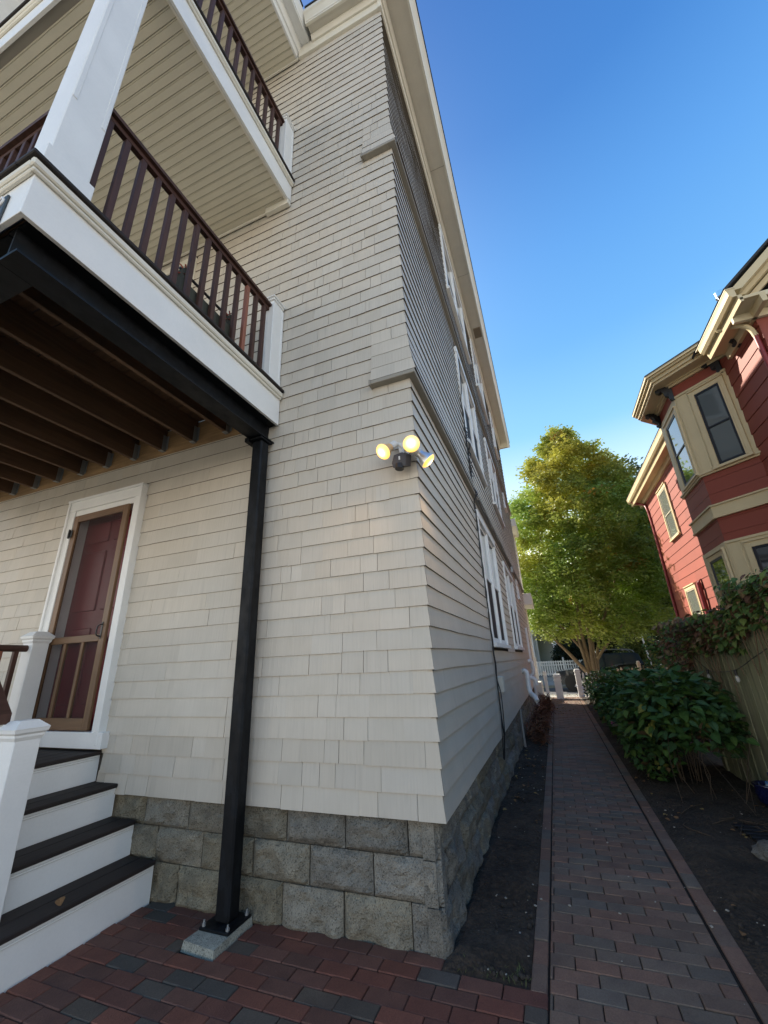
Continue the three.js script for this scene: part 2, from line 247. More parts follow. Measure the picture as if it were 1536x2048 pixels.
// ---------------------------------------------------------------- the shingled house
const house = thing('shingled_house', 'tall three storey cream shingled house on a rough stone foundation, filling the left', 'house');
const XW = .045, E = [[.618, 3.78, 23], [3.78, 6.88, 22], [6.88, 9.87, 21]];
const tone = () => { const k = R(.95, 1.035), w = R(-.008, .008); return [.635 * k + w, .578 * k, .49 * k - w]; };
const flare = y => { let f = 0; for (const b of [3.78, 6.88]) if (y >= b && y < b + .58) f = .062 * Math.pow(1 - (y - b) / .58, 2); return f; };
{
  part(house, 'wall', [bx(-9, 0, .622, 10.3, -13.6, -.16), bx(-9, -.2, -.1, .6219, -13.5, -.2), bx(-9, -3.87, .622, 10.3, -.16, .012), bx(-2.97, 0, .622, 10.3, -.16, .012), bx(-3.87, -2.97, 3.2, 10.3, -.16, .012), bx(-3.87, -2.97, .622, .95, -.16, .012), bx(0, .022, .62, 10.0, -13.55, .012)], std({ color: C(.07, .06, .05), roughness: .9 }));
  // foundation of rock-faced blocks
  const found = sub(house, 'foundation');
  part(found, 'mortar_bed', [bx(-6, -.02, -.1, .62, -.2, -.052), bx(-.2, -.052, -.1, .62, -13.5, -.0521)], M.mortar);
  const blockGeo = (len, h, seedv, gray) => { // local: u along 0..len, v 0..h, depth outwards
    const nu = 18, nv = 10, o = [], H = [];
    const c1 = [R(.2, .8) * len, R(.3, .7) * h, R(.09, .17)], c2 = [R(.1, .9) * len, R(.2, .8) * h, R(.06, .11)], amp = R(.022, .04) * (gray ? .8 : 1);
    for (let j = 0; j <= nv; j++) for (let i = 0; i <= nu; i++) { const u = i / nu * len, v = j / nv * h; const ed = .7 + .6 * fbm(u * 1.5 + seedv, v * 1.5, 16, 16, 146, 2), e = Math.sin(Math.PI / 2 * Math.min(1, Math.min(u, len - u) / (.06 * ed), Math.min(v, h - v) / (.05 * ed))); let d = e * (amp + .095 * (fbm(u * .8 + seedv, v * 1.1 + seedv * 1.7, 8, 8, 140, 5) - .45)); for (const c of [c1, c2]) { const q = Math.hypot(u - c[0], (v - c[1]) * 1.4) / c[2]; if (q < 1) d -= e * .013 * (1 - q * q) * (.7 + (c[1] - v) / h) * (.5 + fbm(u + seedv, v + 3, 20, 20, 144, 2)); } H.push([u, v, d]); }
    const at = (i, j) => H[j * (nu + 1) + i];
    for (let j = 0; j < nv; j++) for (let i = 0; i < nu; i++) quad(o, at(i, j), at(i + 1, j), at(i + 1, j + 1), at(i, j + 1));
    const bk = p => [p[0], p[1], -.075];
    for (let i = 0; i < nu; i++) { quad(o, bk(at(i, 0)), bk(at(i + 1, 0)), at(i + 1, 0), at(i, 0)); quad(o, at(i, nv), at(i + 1, nv), bk(at(i + 1, nv)), bk(at(i, nv))); }
    for (let j = 0; j < nv; j++) { quad(o, bk(at(0, j + 1)), bk(at(0, j)), at(0, j), at(0, j + 1)); quad(o, at(nu, j + 1), at(nu, j), bk(at(nu, j)), bk(at(nu, j + 1))); }
    return fromTris(o); };
  const stoneTone = gray => { const k = R(.8, 1.2), w = gray ? 0 : R(.3, 1.1); return [.285 * k * (1 + .08 * w), .275 * k * (1 + .02 * w), .25 * k * (1 - .15 * w)]; };
  const ys = [[-.03, .205], [.211, .418], [.424, .622]];
  for (let c = 0; c < 3; c++) {
    const [y0, y1] = ys[c];
    // rear face: running left from the corner
    let x = 0, first = c === 1 ? .43 : .2;
    while (x > -3) { const len = x === 0 ? first : .435 + R(-.02, .02); const gray = x === 0 || (x > -.7 && rnd() < .3); const g = blockGeo(len - .008, y1 - y0, rnd() * 9, gray); g.translate(x - len + .004, y0, -.03 + R(-.004, .004)); part(found, 'stone_block', tint(uvw(g, 1, rnd(), rnd()), ...stoneTone(gray)), M.stone); x -= len; }
    // side face: running away from the corner
    let z = 0; first = c === 1 ? .22 : .43;
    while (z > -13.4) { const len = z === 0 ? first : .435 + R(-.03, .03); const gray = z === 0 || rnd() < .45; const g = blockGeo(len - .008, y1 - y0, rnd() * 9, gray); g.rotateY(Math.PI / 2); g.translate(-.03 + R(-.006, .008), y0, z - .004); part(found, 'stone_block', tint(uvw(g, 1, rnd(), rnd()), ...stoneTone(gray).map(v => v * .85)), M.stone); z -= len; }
  }
  // rear wall shingles
  const rear = sub(house, 'rear_wall'), S = [];
  const wedge = (x0, x1, yb, yt, zb, zt, xe) => { // front face leans back towards the top; xe: extra at the bottom right (mitred corner)
    const o = [], bk = .008, a = [x0, yb, zb], b = [x1 + xe, yb, zb], c = [x1, yt, zt], d = [x0, yt, zt], A = [x0, yb, bk], B = [x1, yb, bk], Cc = [x1, yt, bk], D = [x0, yt, bk];
    quad(o, a, b, c, d); quad(o, A, B, b, a); quad(o, A, a, d, D); quad(o, b, B, Cc, c); return fromTris(o); };
  const buttShade = (g, step = 24) => { const c = g.attributes.color; for (let i = 0; i < c.count; i++) if (i % step >= 6 && i % step < 12) c.setXYZ(i, .13, .105, .075); return g; }; // shadow line under each course, put into the underside colour
  const door = { x0: -3.97, x1: -2.865, y1: 3.335 }, door2 = { x0: -3.7, x1: -2.68, y0: 3.9, y1: 6.56 };
  for (const [ya, yb_, n] of E) for (let k = 0; k < n; k++) {
    const e = (yb_ - ya) / n, y = ya + k * e, plain = y > .9 && y < 3.7;
    let x = XW;
    while (x > -5.6) {
      const boards = plain && x < -1.45 && x > -2.8;
      let w = boards ? R(.35, 1.2) : x < -3.9 ? R(.1, .26) : R(.085, .27); if (!boards && rnd() < .12) w = R(.3, .55);
      let x0 = x - w, x1 = x; const tight = boards ? rnd() < .8 : rnd() < .42; const gap = tight ? .0007 : R(.0022, .0042);
      if (flare(y) > 0 && x1 > -.285 && x0 < -.2) x0 = x1 > -.2 || x0 < -.285 ? Math.max(-.285, Math.min(x0, -.285)) : x0;
      const corner = x === XW; x = x0;
      const parts = [];
      const hole = (y < door.y1 && y + e > 0) ? door : (y > door2.y0 && y + .02 < door2.y1) ? door2 : null;
      if (hole && x1 > hole.x0 && x0 < hole.x1) { if (x1 > hole.x1 + .02) parts.push([hole.x1, x1]); if (x0 < hole.x0 - .02) parts.push([x0, hole.x0]); } else parts.push([x0, x1]);
      for (const [p0, p1] of parts) {
        const f = p0 > -.286 ? flare(y) : 0, jy = R(-.003, .003) * (boards ? .4 : 1), jz = R(-.0015, .0025);
        const zb = .0295 + jz + f * .9, zt = .0205 + f * .55; const xf = corner ? f : 0;
        const g = wedge(p0 + gap, p1 + xf * .7, y + jy, y + e + .012, zb, zt, corner ? .015 + xf * .3 : 0);
        const bt = y < 1.0 ? R(.88, .98) : 1; S.push({ g: buttShade(tint(uvw(g, 1, rnd() * 3, rnd() * 3), ...tone().map(v => v * bt))), s: (p1 - p0) * e / (Math.pow((p0 + p1) / 2 - camP.x, 2) + Math.pow(y - camP.y, 2) + 7.5) * ((p1 < -2.9 && y < .9) || p1 < -4.6 || (p0 < -1.4 && y > 3.6) ? .1 : 1) });
      }
    }
  }
  S.sort((a, b) => b.s - a.s);
  S.slice(0, 300).forEach(q => part(rear, 'shingle', q.g, M.shingle));
  part(rear, 'upper_shingles', S.slice(300).map(q => q.g), M.shingle, 'stuff');
  // side wall: long courses with slightly wavy butts, cut out around the windows
  const side = sub(house, 'side_wall');
  globalThis.sideWins = [[-2.98, -4.97, 1.66, 3.56], [-6.45, -8.65, 1.67, 3.5], [-10.2, -10.85, 3.13, 3.72], [-3.02, -4.92, 4.72, 6.62], [-6.4, -8.4, 4.86, 6.62], [-10.6, -11.1, 6.2, 6.74], [-3.08, -5.3, 8.05, 9.8], [-6.5, -8.5, 8.25, 9.8], [-10.2, -11.2, 8.3, 9.7]];
  for (const [ya, yb_, n] of E) for (let k = 0; k < n; k++) {
    const e = (yb_ - ya) / n, y = ya + k * e; let iv = [[.03, -13.6]];
    for (const [a, b, w0, w1] of sideWins) if (y + e * .75 > w0 && y + e * .1 < w1) iv = iv.flatMap(([p, q]) => a < q || b > p ? [[p, q]] : [[p, a], [b, q]].filter(v => v[0] - v[1] > .03));
    for (const [p, q] of iv) {
      const ns = Math.max(1, Math.round((p - q) / .3)), o = [], f = flare(y), ft = f * .6; let zs = [];
      for (let i = 0; i <= ns; i++) { const z = p + (q - p) * i / ns; zs.push([z, y + .007 * (pn(z * 2.2 + 50, k, 4096, 97, 150 + (ya > 3)) - .5) + .004 * (rnd() - .5), XW + .016 + f + R(-.0015, .0015)]); }
      const xt = XW + .002 + ft, yt = y + e + .012;
      for (let i = 0; i < ns; i++) { const A = zs[i], B = zs[i + 1]; const m = p > 0 && i === 0 ? -.012 : 0; quad(o, [A[2], A[1], A[0]], [B[2], B[1], B[0]], [xt, yt, B[0]], [xt, yt, A[0] + m]); quad(o, [.015, A[1], A[0]], [.015, B[1], B[0]], [B[2], B[1], B[0]], [A[2], A[1], A[0]]); }
      part(side, 'clapboard', buttShade(tint(uvw(fromTris(o), 1, rnd() * 2, rnd() * 2), ...tone()), 12), M.clap);
    }
  }
  // drip boards under the flared courses
  for (const y of [3.78, 6.88]) part(house, 'drip_board', [cb(.02, .112, y - .042, y - .004, -13.6, .09, .004, 2), cb(-.283, .022, y - .042, y - .004, .02, .09, .004, 0), cb(-.30, -.2835, y - .05, y + .006, .012, .096, .004)], M.bandtrim);
}
// double-hung windows of the side wall
function sideWindow(z0, z1, y0, y1, units, small) {
  const w = sub(house, 'window'), X0 = .018;
  const cw = small ? .07 : .105;
  const frame = [cb(X0, .085, y0, y1 - .02, z0, z0 - cw), cb(X0, .085, y0, y1 - .02, z1 + cw, z1), cb(X0, .095, y1 - .12, y1, z0 + .015, z1 - .015), cb(X0, .12, y0 - .03, y0 + .03, z0 + .03, z1 - .03)];
  const a = z0 - cw, b = z1 + cw, wd = (a - b) / units; for (let i = 1; i < units; i++) frame.push(cb(X0, .08, y0, y1 - .05, a - wd * i + .055, a - wd * i - .055));
  part(w, 'frame', frame, M.white);
  for (let i = 0; i < units; i++) {
    const q0 = a - wd * i - (i ? .055 : 0), q1 = a - wd * (i + 1) + (i < units - 1 ? .055 : 0), ym = y0 + (y1 - y0) * .5, s = .045;
    part(w, 'sash', [cb(.026, .058, ym - .02, ym + .02, q0 - .02, q1 + .02), cb(.022, .052, ym + .02, y1 - .12, q0, q0 - s), cb(.022, .052, ym + .02, y1 - .12, q1 + s, q1), cb(.022, .052, y1 - .165, y1 - .118, q0 - s, q1 + s), cb(.03, .062, y0 + .03, y0 + .10, q0, q1), cb(.03, .062, y0 + .10, ym - .02, q0, q0 - .028), cb(.03, .062, y0 + .10, ym - .02, q1 + .028, q1)], M.white);
    part(w, 'pane', bx(.02, .03, ym + .01, y1 - .12, q0, q1), M.glass);
    if (!small) part(w, 'screen', bx(.028, .04, y0 + .09, ym - .01, q0 - .01, q1 + .01), M.winscreen); else part(w, 'pane', bx(.02, .03, y0 + .03, ym, q0, q1), M.glass);
  }
}
sideWins.forEach(([a, b, c, d], i) => sideWindow(a, b, c, d, [2, 2, 1, 2, 2, 1, 2, 2, 1][i], [2, 5].includes(i)));
// eaves: frieze, bed mould, soffit, fascia, crown; along the side and across the rear
{
  const along = (poly, z0, z1) => prism(poly, z0, z1, (a, b, t) => [a, b, t]); // polygon in x,y
  const across = (poly, x0, x1) => prism(poly, x0, x1, (a, b, t) => [t, b, a]); // polygon in z,y
  const ZB = -13.95, D = .27;
  part(house, 'frieze', [cb(.02, .075, 9.85, 10.12, ZB + .35, .075, .004, 2), cb(-1.24, .02, 9.87, 10.12, .012, .062, .004, 0), along([[.075, 10.02], [.095, 10.02], [.13, 10.09], [.13, 10.12], [.075, 10.12]], ZB + .3, .13), across([[.062, 10.03], [.085, 10.03], [.12, 10.09], [.12, 10.12], [.062, 10.12]], -1.0, .0751)], M.cream);
  const soff = [cb(.02, .405, 10.12, 10.15, ZB, D - .02, .002, 2), cb(-1.0, .02, 10.12, 10.15, .0, D - .02, .002, 0)];
  part(house, 'soffit', soff, M.soffit);
  const crown = [[.40, 10.10], [.43, 10.10], [.44, 10.15], [.475, 10.21], [.50, 10.24], [.50, 10.31], [.40, 10.31]];
  part(house, 'crown_moulding', [along(crown, ZB - .02, D), across([[D - .06, 10.10], [D - .03, 10.10], [D - .015, 10.16], [D + .02, 10.22], [D + .04, 10.24], [D + .04, 10.31], [D - .06, 10.31]], -1.015, .41), cb(.02, .5, 10.1, 10.31, ZB - .05, ZB - .02, .003)], M.cream);
  part(house, 'drip_edge', [cb(.475, .515, 10.312, 10.34, ZB - .06, D + .055, .003), cb(-.985, .46, 10.312, 10.34, D + .02, D + .055, .003)], M.black);
  const vent = sub(house, 'soffit_vent'); part(vent, 'vent_frame', [cb(.19, .38, 10.108, 10.121, -6.5, -6.9, .002)], std({ color: C(.32, .25, .17), roughness: .7 }));
  for (let i = 0; i < 8; i++) part(vent, 'louvre', cb(.2, .37, 10.102, 10.1085, -6.53 - i * .045, -6.55 - i * .045, .001), std({ color: C(.2, .16, .11), roughness: .8 }));
  part(house, 'roof', [bx(-9.2, .44, 10.312, 10.36, ZB - .04, D)], M.roof);
  part(house, 'soffit_seam', [cb(.14, .40, 10.117, 10.1205, -2.28, -2.288, .0005), cb(.14, .40, 10.117, 10.1205, -4.72, -4.728, .0005)], M.bandtrim);
  // stacked porches at the street end
  part(house, 'street_porch', [cb(-6, .34, 3.3, 3.72, -15.3, -13.6, .01), cb(-6, .22, 6.4, 6.72, -15.35, -13.6, .01), cb(-6, .2, -.02, .62, -15.0, -13.6, .01), cb(-.1, .05, .62, 3.3, -15.1, -14.95, .006), cb(-.1, .05, 3.72, 6.4, -15.1, -14.95, .006), cb(-6, .1, .62, 1.45, -15.08, -15.0, .006)], M.cream);
}
// rear door with its old oak screen door
{
  const d = sub(house, 'door', 'dark red panelled door behind an old oak screen door');
  const y0 = .93, yB = 1.06, x0 = -3.97, x1 = -2.865, cw = .10;
  part(d, 'casing', [cb(x0, x0 + cw, yB - .13, 3.22, .005, .075), cb(x1 - cw, x1, yB - .13, 3.22, .005, .075), cb(x0, x1, 3.22, 3.335, .005, .08), cb(x0 - .012, x0 + .018, yB - .1, 3.33, .005, .095), cb(x1 - .018, x1 + .012, yB - .1, 3.33, .005, .095), cb(x0 - .02, x1 + .02, 3.325, 3.35, .005, .1), cb(x0 + cw, x1 - cw, 3.16, 3.22, -.1, .06), cb(x0 + cw, x0 + cw + .025, yB, 3.16, -.1, .05), cb(x1 - cw - .025, x1 - cw, yB, 3.16, -.1, .05), cb(x0 - .01, x1 + .06, .93, 1.055, .0, .09)], M.white);
  // red door: slab with raised panels
  const px0 = x0 + cw + .02, px1 = x1 - cw - .02, slab = [bx(px0, px1, yB - .1, 3.17, -.12, -.075)];
  for (const [a, b] of [[.06, .40], [.48, .82]]) for (const [c, e] of [[1.25, 1.95], [2.12, 2.75], [2.85, 3.08]]) slab.push(cb(px0 + a, px0 + b, c, e, -.078, -.062, .012));
  part(d, 'door_slab', slab, M.reddoor);
  // screen door: frame, rails, two lower bars, mesh; hung slightly ajar
  const sd = new THREE.Group(); sd.name = 'screen_door'; d.add(sd); sd.position.set(px0 - .012, 0, .04); sd.rotation.y = -.016;
  const W = px1 - px0 - .02, z0 = 0, z1 = .03, oak = (a, b, c, e, gr = 1) => cb(a, b, c, e, z0, z1, .004, gr, rnd(), rnd());
  const f = [oak(0, .072, yB + .005, 3.155), oak(W - .072, W, yB + .005, 3.155), oak(.072, W - .072, 3.08, 3.155, 0), oak(.072, W - .072, yB + .005, yB + .1, 0), oak(.072, W - .072, 1.80, 1.865, 0), oak(W * .36 - .018, W * .36 + .018, yB + .1, 1.80), oak(W * .66 - .018, W * .66 + .018, yB + .1, 1.80)];
  const fm = merge(f); const sdm = part(d, 'screen_door', fm, M.oak); sdm.position.copy(sd.position); sdm.rotation.copy(sd.rotation); d.remove(sd);
  const scr = part(d, 'insect_screen', bx(.06, W - .06, yB + .08, 3.1, .012, .0135), M.screen); scr.position.copy(sd.position); scr.rotation.copy(sd.rotation);
  const hw = part(d, 'pull_handle', [tube([[W - .05, 1.84, .035], [W - .05, 1.85, .07], [W - .05, 1.93, .07], [W - .05, 1.95, .035]], .006, 12, 6), cb(W - .062, W - .038, 1.82, 1.97, .029, .035, .002)], M.black); hw.position.copy(sd.position); hw.rotation.copy(sd.rotation);
  for (const y of [1.35, 2.95]) part(d, 'hinge', [cyl(.009, .009, [px0 - .02, y - .05, .088], [px0 - .02, y + .05, .088], 8), cb(px0 - .05, px0 + .02, y - .04, y + .04, .078, .083, .001)], M.black);
  // door on the first balcony, only its casing and glazing seen between the balusters
  const e = sub(house, 'balcony_door'); const a0 = -3.7, a1 = -2.68;
  part(e, 'casing', [cb(a0, a0 + .1, 3.95, 6.45, .005, .07), cb(a1 - .1, a1, 3.95, 6.45, .005, .07), cb(a0, a1, 6.45, 6.56, .005, .075), cb(a0 + .1, a1 - .1, 6.38, 6.45, .0, .05)], M.cream);
  part(e, 'door_slab', [cb(a0 + .1, a1 - .1, 3.95, 6.38, .002, .03)], M.white);
}
// ---------------------------------------------------------------- rear porch: two balconies on a steel frame
const porch = thing('rear_porch', 'two tier white rear porch with brown railings on a black steel frame', 'porch');
{
  const XR = -1.25, XL = -6.6, ZF = 2.13;
  // white fascia, moulding and dark nosing per level
  const level = (y0, y1) => {
    part(porch, 'fascia', [cb(XR - .025, XR, y0, y1 - .02, .036, ZF, .002, 2), cb(XL, XR - .025, y0, y1 - .02, ZF - .025, ZF, .002, 0)], M.white);
    part(porch, 'cove_moulding', [cb(XR, XR + .022, y1 - .075, y1 - .052, .036, ZF + .022, .006), cb(XR, XR + .034, y1 - .05, y1 - .002, .036, ZF + .034, .008), cb(XL, XR, y1 - .075, y1 - .052, ZF, ZF + .022, .006), cb(XL, XR, y1 - .05, y1 - .002, ZF, ZF + .034, .008)], M.cream);
    part(porch, 'deck_nosing', [cb(XR - .1, XR + .05, y1, y1 + .028, .036, ZF + .05, .005, 2), cb(XL, XR - .1, y1, y1 + .028, ZF - .1, ZF + .05, .005, 0)], M.decking);
  };
  level(3.625, 3.975); level(6.735, 7.085);
  // decks: underside boards seen between the joists
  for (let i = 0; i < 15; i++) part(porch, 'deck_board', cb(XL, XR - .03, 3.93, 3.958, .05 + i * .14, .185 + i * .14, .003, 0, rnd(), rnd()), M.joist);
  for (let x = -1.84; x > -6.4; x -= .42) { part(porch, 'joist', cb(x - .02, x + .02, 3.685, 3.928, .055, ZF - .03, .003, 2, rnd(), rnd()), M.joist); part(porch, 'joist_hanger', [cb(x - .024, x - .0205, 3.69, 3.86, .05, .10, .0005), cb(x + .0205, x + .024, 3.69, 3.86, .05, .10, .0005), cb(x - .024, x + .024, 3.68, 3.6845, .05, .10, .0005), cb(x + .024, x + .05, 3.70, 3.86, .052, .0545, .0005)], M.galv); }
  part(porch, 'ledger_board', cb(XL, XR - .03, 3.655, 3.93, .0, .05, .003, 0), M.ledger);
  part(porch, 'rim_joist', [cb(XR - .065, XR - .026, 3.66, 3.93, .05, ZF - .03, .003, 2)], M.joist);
  // steel: I-beams and columns
  const I = (map, t0, t1, y0, y1) => { const h = .075; return [prism([[-h, y0], [h, y0], [h, y0 + .014], [.006, y0 + .02], [.006, y1 - .02], [h, y1 - .014], [h, y1], [-h, y1], [-h, y1 - .014], [-.006, y1 - .02], [-.006, y0 + .02], [-h, y0 + .014]], t0, t1, map)]; };
  part(porch, 'steel_beam', I((a, b, t) => [XR - .12 + a, b, t], .02, ZF - .05, 3.445, 3.655), M.steel);
  part(porch, 'steel_beam', I((a, b, t) => [t, b, ZF - .13 + a], XL, XR - .2, 3.447, 3.653), M.steel);
  const br = sub(porch, 'steel_bracket'); part(br, 'bracket_plate', [cb(-1.62, -1.415, 3.62, 3.84, ZF + .0005, ZF + .012, .004)], std({ color: C(.045, .055, .06), roughness: .5 }));
  part(br, 'stencil_mark', [NI(new THREE.TorusGeometry(.035, .008, 4, 6)).translate(-1.47, 3.8, ZF + .0125), cb(-1.475, -1.455, 3.71, 3.73, ZF + .0121, ZF + .014, .001)], M.pvc);
  const cx = -1.365, cz = .125, q = .054;
  const col = sub(porch, 'steel_column');
  part(col, 'shaft', cb(cx - q, cx + q, .05, 3.42, cz - q, cz + q, .012), M.steel);
  part(col, 'base_plate', cb(cx - .11, cx + .11, .034, .05, cz - .095, cz + .115, .003), M.steel);
  part(col, 'cap_plate', [cb(cx - .08, cx + .07, 3.42, 3.434, cz - .075, cz + .085, .002), cb(cx - .10, cx - .055, 3.40, 3.443, cz - .05, cz + .1, .003)], M.steel);
  for (const [a, b] of [[-.09, -.075], [.09, -.075], [-.09, .095], [.09, .095]]) part(col, 'anchor_bolt', [cyl(.012, .012, [cx + a, .05, cz + b], [cx + a, .064, cz + b], 6), cyl(.006, .006, [cx + a, .06, cz + b], [cx + a, .08, cz + b], 6)], M.galv);
  // ceilings of narrow beaded boards
  const ceiling = (y, z1, name) => { const c = sub(porch, name); part(c, 'backing', bx(XL, XR - .03, y + .012, y + .03, .04, z1), M.bandtrim);
    for (let i = 0; ; i++) { const z = .045 + i * .074; if (z + .073 > z1) break; const poly = [[z, y + .012], [z, y + .007], [z + .005, y], [z + .058, y], [z + .0605, y + .006], [z + .063, y], [z + .066, y], [z + .0705, y + .007], [z + .0705, y + .012]]; part(c, 'ceiling_board', prism(poly, XL, XR - .028, (a, b, t) => [t, b, a]), M.bead); } };
  ceiling(6.76, ZF - .03, 'lower_ceiling'); ceiling(9.87, ZF - .03, 'upper_ceiling');
  part(porch, 'upper_ceiling_trim', cb(XL, XR + .0, 9.845, 9.90, .036, .06, .004, 0), M.cream);
  part(porch, 'lower_ceiling_trim', [cb(XL, XR - .33, 6.72, 6.758, .036, .055, .004, 0), cb(XR - .33, XR + .0, 6.67, 6.758, .036, .09, .004, 0), cb(XR - .05, XR - .026, 6.735, 6.76, .0601, ZF - .03, .003, 2)], M.cream);
  // top entablature and its eave
  part(porch, 'entablature', [cb(XR - .03, XR, 9.86, 10.12, .062, ZF, .003, 2), cb(XL, XR - .03, 9.86, 10.12, ZF - .03, ZF, .003, 0), prism([[XR, 10.0], [XR + .02, 10.0], [XR + .05, 10.07], [XR + .06, 10.12], [XR, 10.12]], .05, ZF, (a, b, t) => [a, b, t]), cb(XR - .03, XR + .2, 10.12, 10.15, .03, ZF + .3, .003), prism([[XR + .17, 10.1], [XR + .185, 10.1], [XR + .2, 10.17], [XR + .24, 10.24], [XR + .24, 10.31], [XR + .17, 10.31]], .03, ZF + .3, (a, b, t) => [a, b, t])], M.white);
  part(porch, 'roof', [bx(XL, XR + .16, 10.361, 10.40, .33, ZF + .3), cb(XR + .22, XR + .255, 10.312, 10.345, .33, ZF + .32, .003)], M.roof);
  // posts
  const corner = (y0, y1) => { const p = sub(porch, 'corner_post'); const x1 = XR - .035, x0 = x1 - .205, z1 = ZF - .03, z0 = z1 - .205; part(p, 'shaft', [cb(x0, x1, y0, y1, z0, z1, .004), cb(x1 - .001, x1 + .004, y0 + .7, y1, z0 + .004, z0 + .03, .002), cb(x1 - .001, x1 + .004, y0 + .7, y1, z1 - .03, z1 - .004, .002)], M.white); part(p, 'plinth', [cb(x0 - .022, x1 + .022, y0, y0 + .19, z0 - .022, z1 + .022, .003)], M.white); };
  corner(4.003, 6.73); corner(7.113, 9.86);
  for (const [x, y0, y1] of [[-4.1, 4.003, 6.73], [-4.1, 7.113, 9.86], [-3.42, 7.113, 9.86]]) if (x !== -3.42) { const p = sub(porch, 'front_post'); part(p, 'shaft', cb(x - .2, x, y0, y1, ZF - .235, ZF - .03, .004), M.white); part(p, 'plinth', cb(x - .222, x + .022, y0, y0 + .19, ZF - .257, ZF - .008, .003), M.white); }
  const half = y => { const p = sub(porch, 'half_post'); const x1 = XR - .015; part(p, 'shaft', [cb(x1 - .13, x1, y, y + 1.02, .036, .20, .004), cb(x1 - .002, x1 + .006, y, y + 1.0, .036, .06, .002)], M.white); part(p, 'cap', [cb(x1 - .14, x1 + .012, y + 1.02, y + 1.045, .036, .215, .006), cb(x1 - .152, x1 + .026, y + 1.045, y + 1.065, .036, .228, .006), prism([[x1 - .13, y + 1.065], [x1 + .006, y + 1.065], [x1 - .05, y + 1.10], [x1 - .08, y + 1.10]], .036, .2, (a, b, t) => [a, b, t])], M.white); part(p, 'plinth', cb(x1 - .14, x1 + .01, y, y + .13, .036, .212, .003), M.white); };
  half(4.003); half(7.113);
  // railings
  const railing = (y, redIndex) => {
    const r = sub(porch, 'side_railing'), X = XR - .085;
    part(r, 'handrail', [prism([[X - .045, y + .945], [X - .05, y + .965], [X - .04, y + .985], [X + .04, y + .985], [X + .05, y + .965], [X + .045, y + .945]], .15, ZF - .235, (a, b, t) => [a, b, t]), cb(X - .02, X + .02, y + .905, y + .9451, .2, ZF - .235, .003, 2)], M.mahogany);
    part(r, 'bottom_rail', cb(X - .022, X + .022, y + .05, y + .085, .2, ZF - .235, .003, 2), M.mahogany);
    const n = 14; for (let i = 0; i < n; i++) { const z = .262 + i * (1.9 - .262 - .03) / (n - 1); const m = part(r, 'baluster', cb(X - .019, X + .019, y + .0855, y + .9045, z - .019, z + .019, .003, 1, rnd(), rnd()), i === redIndex ? M.mahoganyRed : M.mahogany); if (i === redIndex) m.userData.label = 'paler reddish brown baluster'; }
    const f = sub(porch, 'front_railing'), Z = ZF - .13;
    for (const [a, b] of [[-4.1, XR - .24], [-6.4, -4.3]]) {
      part(f, 'handrail', [prism([[Z - .045, y + .945], [Z - .05, y + .965], [Z - .04, y + .985], [Z + .04, y + .985], [Z + .05, y + .965], [Z + .045, y + .945]], a, b, (q, w, t) => [t, w, q]), cb(a, b, y + .905, y + .9451, Z - .02, Z + .02, .003, 0)], M.mahogany);
      part(f, 'bottom_rail', cb(a, b, y + .05, y + .085, Z - .022, Z + .022, .003, 0), M.mahogany);
      for (let x = b - .09; x > a + .05; x -= .125) part(f, 'baluster', cb(x - .019, x + .019, y + .0855, y + .9045, Z - .019, Z + .019, .003, 1, rnd(), rnd()), M.mahogany);
    }
  };
  railing(4.003, 2); railing(7.113, -1);
}
// planter tray with red ties on the first balcony
{
  const p = thing('planter_box', 'dark weathered planter box with red ties behind the lower balcony railing', 'planter', [-1.5, 4.031, .87]);
  part(p, 'box', [cb(-.12, .12, 0, .44, .24, .265, .004), cb(-.12, .12, 0, .44, -.265, -.24, .004), cb(-.12, -.1, 0, .3, -.24, .24, .004), cb(.1, .12, 0, .31, -.24, .24, .004), cb(-.1, .1, .01, .03, -.24, .24, .002)], std({ color: C(.10, .095, .085), map: T.fence, roughness: .9 }));
  part(p, 'handle_bar', cyl(.012, .012, [.06, .455, -.29], [.06, .455, .27], 10), M.black);
  for (const z of [-.24, .25]) for (let k = 0; k < 2; k++) part(p, 'tie', tube([[.0, .45, z], [.05, .5 - k * .1, z + .03], [.09, .42, z - .02], [.12, .36 + k * .1, z + .02]], .006, 10, 5), std({ color: C(.45, .07, .04), roughness: .6 }));
}
